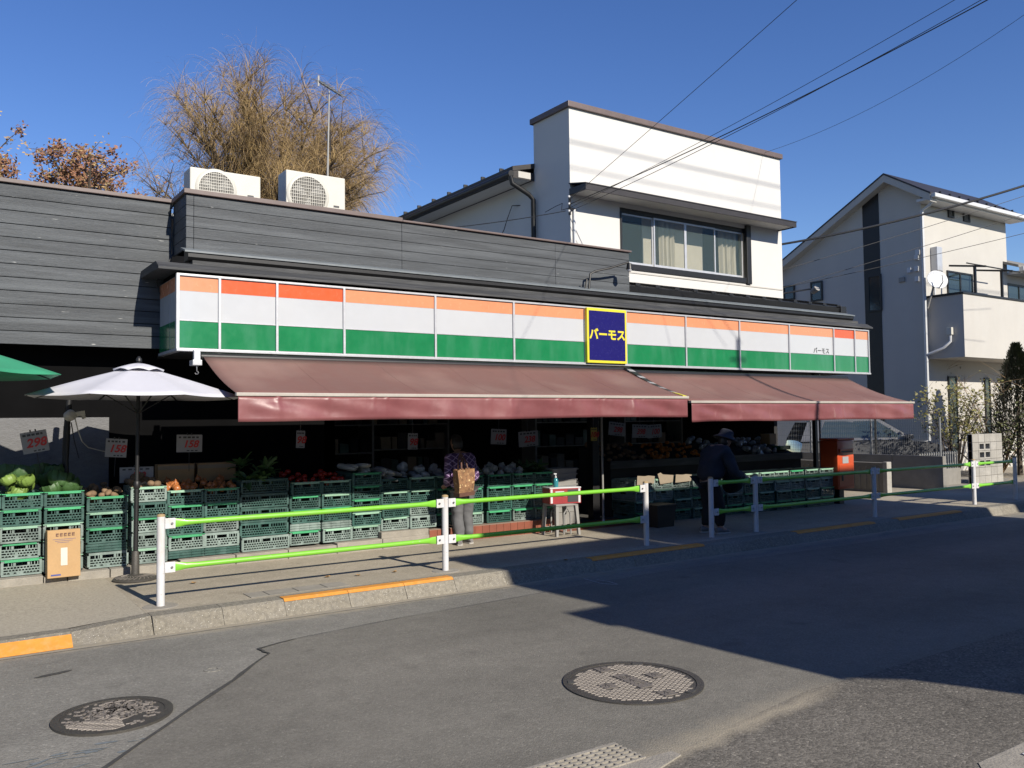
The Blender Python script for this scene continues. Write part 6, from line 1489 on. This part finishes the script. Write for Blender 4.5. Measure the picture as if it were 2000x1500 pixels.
def maple(cx, cy, h, seed, nleaf, label, spread=.9, cluster=True):
    random.seed(seed); T = wthing("leafy_tree", label, "tree", (cx, cy, 0)); MB().tube([(cx, cy, -.05), (cx, cy, 2.0), (cx + .05, cy, 3.4)], [.16, .13, .11], 8).build("trunk", m_bark, T, True)
    lb = MB(); tips = []
    for k in range(15):
        a = U(0, 6.28); p = Vector((cx, cy, U(2.8, 3.5))); d = Vector((math.cos(a) * U(.1, .75), math.sin(a) * U(.1, .75), 1)).normalized(); pts = [p]; n = 7; L_ = (h - 3.2) * U(.75, 1.08)
        for i in range(n):
            d = (d + Vector((U(-.2, .2), U(-.2, .2), U(-.05, .1)))).normalized(); p = p + d * L_ / n; pts.append(p)
            if i > 2:
                for _ in range(4):
                    q = p + Vector((U(-1, 1), U(-1, 1), U(-.1, 1.0))) * .38 * spread; lb.tube([p, (p + q) / 2 + Vector((0, 0, .03)), q], [.011, .007, .003], 3, False); tips += [q, (p + q) / 2]
        lb.tube(pts, [.05 * (1 - i / (n + 1)) + .005 for i in range(n + 1)], 5, False)
    lb.build("limbs", m_bark, T)
    if nleaf:
        use = random.sample(tips, int(len(tips) * .45)); tag(leaf_cloud(MB(), use, int(nleaf * 1.7), .07, .06).build("leaves", m_leafbrown, T), kind='stuff')
        tag(leaf_cloud(MB(), tips, nleaf, .055, .05).build("pale_leaves", m_twig, T), kind='stuff')
maple(-.5, 16.4, 5.95, 31, 3000, "tree with dry red-brown leaves at the open end of the wing roof")
maple(.45, 16.2, 6.05, 2, 4200, "tree with dry red-brown leaves beside the wing roof edge")
maple(2.25, 16.0, 6.2, 5, 5200, "bushy tree with dry red-brown leaf clusters above the wing wall")
maple(1.35, 16.6, 6.15, 23, 4200, "broad tree with dry tan leaves between the two red-brown trees")
maple(3.5, 17.0, 6.2, 9, 350, "almost bare tree between the brown trees and the willow")
maple(-1.2, 17.5, 6.3, 12, 900, "half bare brown tree at the far end of the wing wall")

# ================================================================== WIRES
def wire(label, pts, r, sag, cat="wire", ext=None):
    A, B = Vector(pts[0]), Vector(pts[1]); n = 24; P = []
    for i in range(n + 1):
        t = i / n; P.append(A.lerp(B, t) - Vector((0, 0, sag * 4 * t * (1 - t))))
    o = MB().tube(P, r, 5).build("overhead_wire", m_blackmetal, None, True); return tag(o, label, cat)
UPX, UPY, UPZ = 12.1, .5, 8.6
T = wthing("utility_pole", "grey utility pole on the near side of the street", "pole", (UPX, UPY, .11))
MB().tube([(UPX, UPY, 0), (UPX, UPY, UPZ)], [.05, .036], 14).build("shaft", m_concrete, T, True); MB().bar((UPX - .2, UPY, 8.25), (UPX + .2, UPY, 8.25), .03).build("cross_arm", m_galv, T)
def through(A, px, py, Y, Yend):
    """from A through the line of sight at depth Y, carried on to depth Yend"""
    P = aty(px, py, Y); t = (Yend - A.y) / (P.y - A.y); return A + (P - A) * t
for k, (px, py, Y, lab, r, sg) in enumerate(((1893, 0, 5.40, "thicker service cable from the house bracket to the utility pole", .008, .30), (1850, 0, 5.25, "thin upper service wire from the house bracket to the utility pole", .004, .22), (1880, 4, 5.38, "middle service wire from the house bracket to the utility pole", .005, .28))):
    A = ins + Vector((-.03, -.02, .05 - .06 * k)); wire(lab, (A, through(A, px, py - 28, Y, UPY)), r, sg)
A = ins + Vector((0, 0, .14)); wire("thin steep wire rising from the house bracket over the street", (A, through(A, 1545, 0, 6.0, -3.0)), .004, .06)
A = aty(1490, 211, 11.6); wire("slack thin wire curving above the white house", (Vector((13.9, 11.9, 7.05)), through(Vector((13.9, 11.9, 7.05)), 1990, -60, 6.0, 2.0)), .0035, .75)
A = Vector((hx1 + .02, YH + .1, aty(1532, 477, YH).z)); wire("thick black cable from the white house past the gabled house", (A, through(A, 2000, 335, 8.0, 5.5)), .024, .28)
for k, (y0, px, py) in enumerate(((530, 2000, 372), (545, 2000, 408), (520, 2000, 445))):
    A = Vector((hx1 + .02, YH + .3 + .2 * k, aty(1534, y0 + 22 * k, YH).z)); wire(["upper", "middle", "lower"][k] + " thin wire crossing in front of the gabled house", (A, through(A, px, py, 9.0, 6.5)), .006, .12)
A = aty(1105, 412, 11.1); wire("pale stay wire from the house corner down to the shop roof", (A, aty(870, 446, 10.9)), .007, .02)
wire("distant wire level with the roof behind the condenser units", (Vector((6.6, 14.5, 5.75)), Vector((9.0, 18.0, 5.80))), .006, .03)
lb0 = Vector((hx1 + .002, 11.5, aty(1536, 580, 11.5).z)); lb1 = aty(1592, 566, 11.5)
T = wthing("spotlight", "dark spotlight on a bracket arm sticking out of the white house", "lamp", tuple(lb0)); MB().tube([lb0, lb0.lerp(lb1, .9) + Vector((0, 0, .03))], .018, 6).build("arm", m_blackmetal, T); MB().lathe([(.03, -.1), (.06, -.08), (.075, .06), (.06, .07)], (0, 0, 0), 14).move(Matrix.Translation(lb1) @ Matrix.Rotation(1.0, 4, 'X')).build("head", m_greyp, T, True)
# street cables overhead, out of view: they cross the sun and draw soft lines on the house
for k, (y, z, r) in enumerate(((1.2, 12.62, .016), (1.0, 12.30, .012), (.9, 11.9, .012))):
    wire(["high bundled street cable", "second bundled street cable", "lowest street cable along the poles"][k] + " running along the near side of the street", (Vector((-25, y, z)), Vector((UPX + 33, y, z))), r, .25)

# ================================================================== HOUSES ACROSS THE STREET (behind the camera; the near two shade the right half, the set-back ones are added)
def across(label, boxes, roofs, wins):
    T = wthing("house_across", label, "house", ((boxes[0][0] + boxes[0][1]) / 2, -4, .1))
    for b in boxes: MB().box(*b).build("wall", m_white2, T)
    for b in roofs: MB().bbox(*b, .01).build("roof", m_darkbrown, T)
    for (x0_, x1_, y_, z0_, z1_) in wins:
        f = MB().box(x0_, x1_, y_ + .001, y_ + .03, z0_, z1_).build("window", m_blackmetal, T); MB().box(x0_ + .05, x1_ - .05, y_ + .031, y_ + .04, z0_ + .05, z1_ - .05).build("pane", m_glassp, f)
across("pale two-storey house standing across the street from the shop door", [(5.36, 15.65, -1.9, -1.5, 3.20, 4.42), (6.6, 15.6, -7.4, -1.55, .05, 2.975), (6.6, 15.6, -7.4, -1.91, 2.98, 4.42), (5.86, 8.55, -2.2, -1.5, 4.52, 6.10), (6.6, 8.55, -7.0, -2.21, 4.52, 6.10), (8.9, 15.6, -7.0, -1.5, 4.52, 7.16)],
       [(5.30, 15.7, -1.95, -1.45, 4.42, 4.52), (6.5, 15.7, -7.7, -1.96, 4.42, 4.52), (5.78, 8.6, -2.25, -1.44, 6.10, 6.22), (6.5, 8.6, -7.2, -2.26, 6.10, 6.22), (8.78, 15.75, -7.2, -1.44, 7.16, 7.28)], [(6.2, 7.6, -1.5, 1.0, 2.9), (10, 11.8, -1.5, 1.0, 2.9), (10, 12.2, -1.5, 5.0, 6.3), (6.3, 7.8, -1.5, 4.9, 5.8)])
MB().prism([(5.36, -1.5, 3.199), (5.48, -1.5, 3.10), (5.66, -1.5, 3.0), (5.74, -1.5, 2.88), (5.90, -1.5, 2.62), (6.05, -1.5, 2.3), (6.599, -1.5, 1.9), (6.599, -1.5, 3.199)], (0, -.3, 0)).build("jetty_bracket", m_white2, [o for o in bpy.data.objects if o.name.startswith("house_across") and o.parent is None][0])
across("further pale house across the street beyond the utility pole", [(16.8, 27.0, -8, -1.7, .05, 6.9)], [(16.7, 27.2, -8.2, -1.6, 6.9, 7.05)], [(18, 20, -1.7, 1, 2.8), (22, 24, -1.7, 4.2, 5.6)])

for k, (x0_, x1_, h_) in enumerate(((-9.5, 2.5, 6.0), (-22, -11, 6.6), (-36, -24, 6.2))):  # unseen houses added to block the bright low sky and deepen the shade
    across(["unseen low house added behind the viewer to block low sky", "second unseen house added along the street to block low sky", "third unseen house added along the street to block low sky"][k], [(x0_, x1_, -18, -9.6, .05, h_)], [(x0_ - .3, x1_ + .3, -18.3, -9.3, h_, h_ + .15)], [(x0_ + 1.5, x0_ + 3.5, -9.6, 1, 2.8), (x0_ + 5.5, x0_ + 7.5, -9.6, 3.8, 5.2)])
import numpy as np
f=1680.;yaw,pit,roll=np.radians([34.35,2.42,-.69])
cy,sy=np.cos(yaw),np.sin(yaw);cp,sp=np.cos(pit),np.sin(pit);cr,sr=np.cos(roll),np.sin(roll)
fw=np.array([sy*cp,cy*cp,sp]); rt=np.array([cy,-sy,0]); up=np.cross(rt,fw)
r2=cr*rt+sr*up; u2=-sr*rt+cr*up
C=np.array([0,0,1.70])
def ray(x,y): return r2*(x-1000)/f-u2*(y-750)/f+fw
def z(x,y,Z): d=ray(x,y); return C+d*(Z-C[2])/d[2]
def y_(x,y,Y): d=ray(x,y); return C+d*(Y-C[1])/d[1]
def x_(x,y,X): d=ray(x,y); return C+d*(X-C[0])/d[0]
def pr(P): v=np.asarray(P,float)-C; w=v@fw; return 1000+f*(v@r2)/w,750-f*(v@u2)/w
def onpost(base,top,Z):
    b=z(*base,Z); d=ray(*top); # vertical line nearest: match horizontal distance
    t=np.hypot(*(b[:2]-C[:2]))/np.hypot(*d[:2]); return b,(C+d*t)[2]
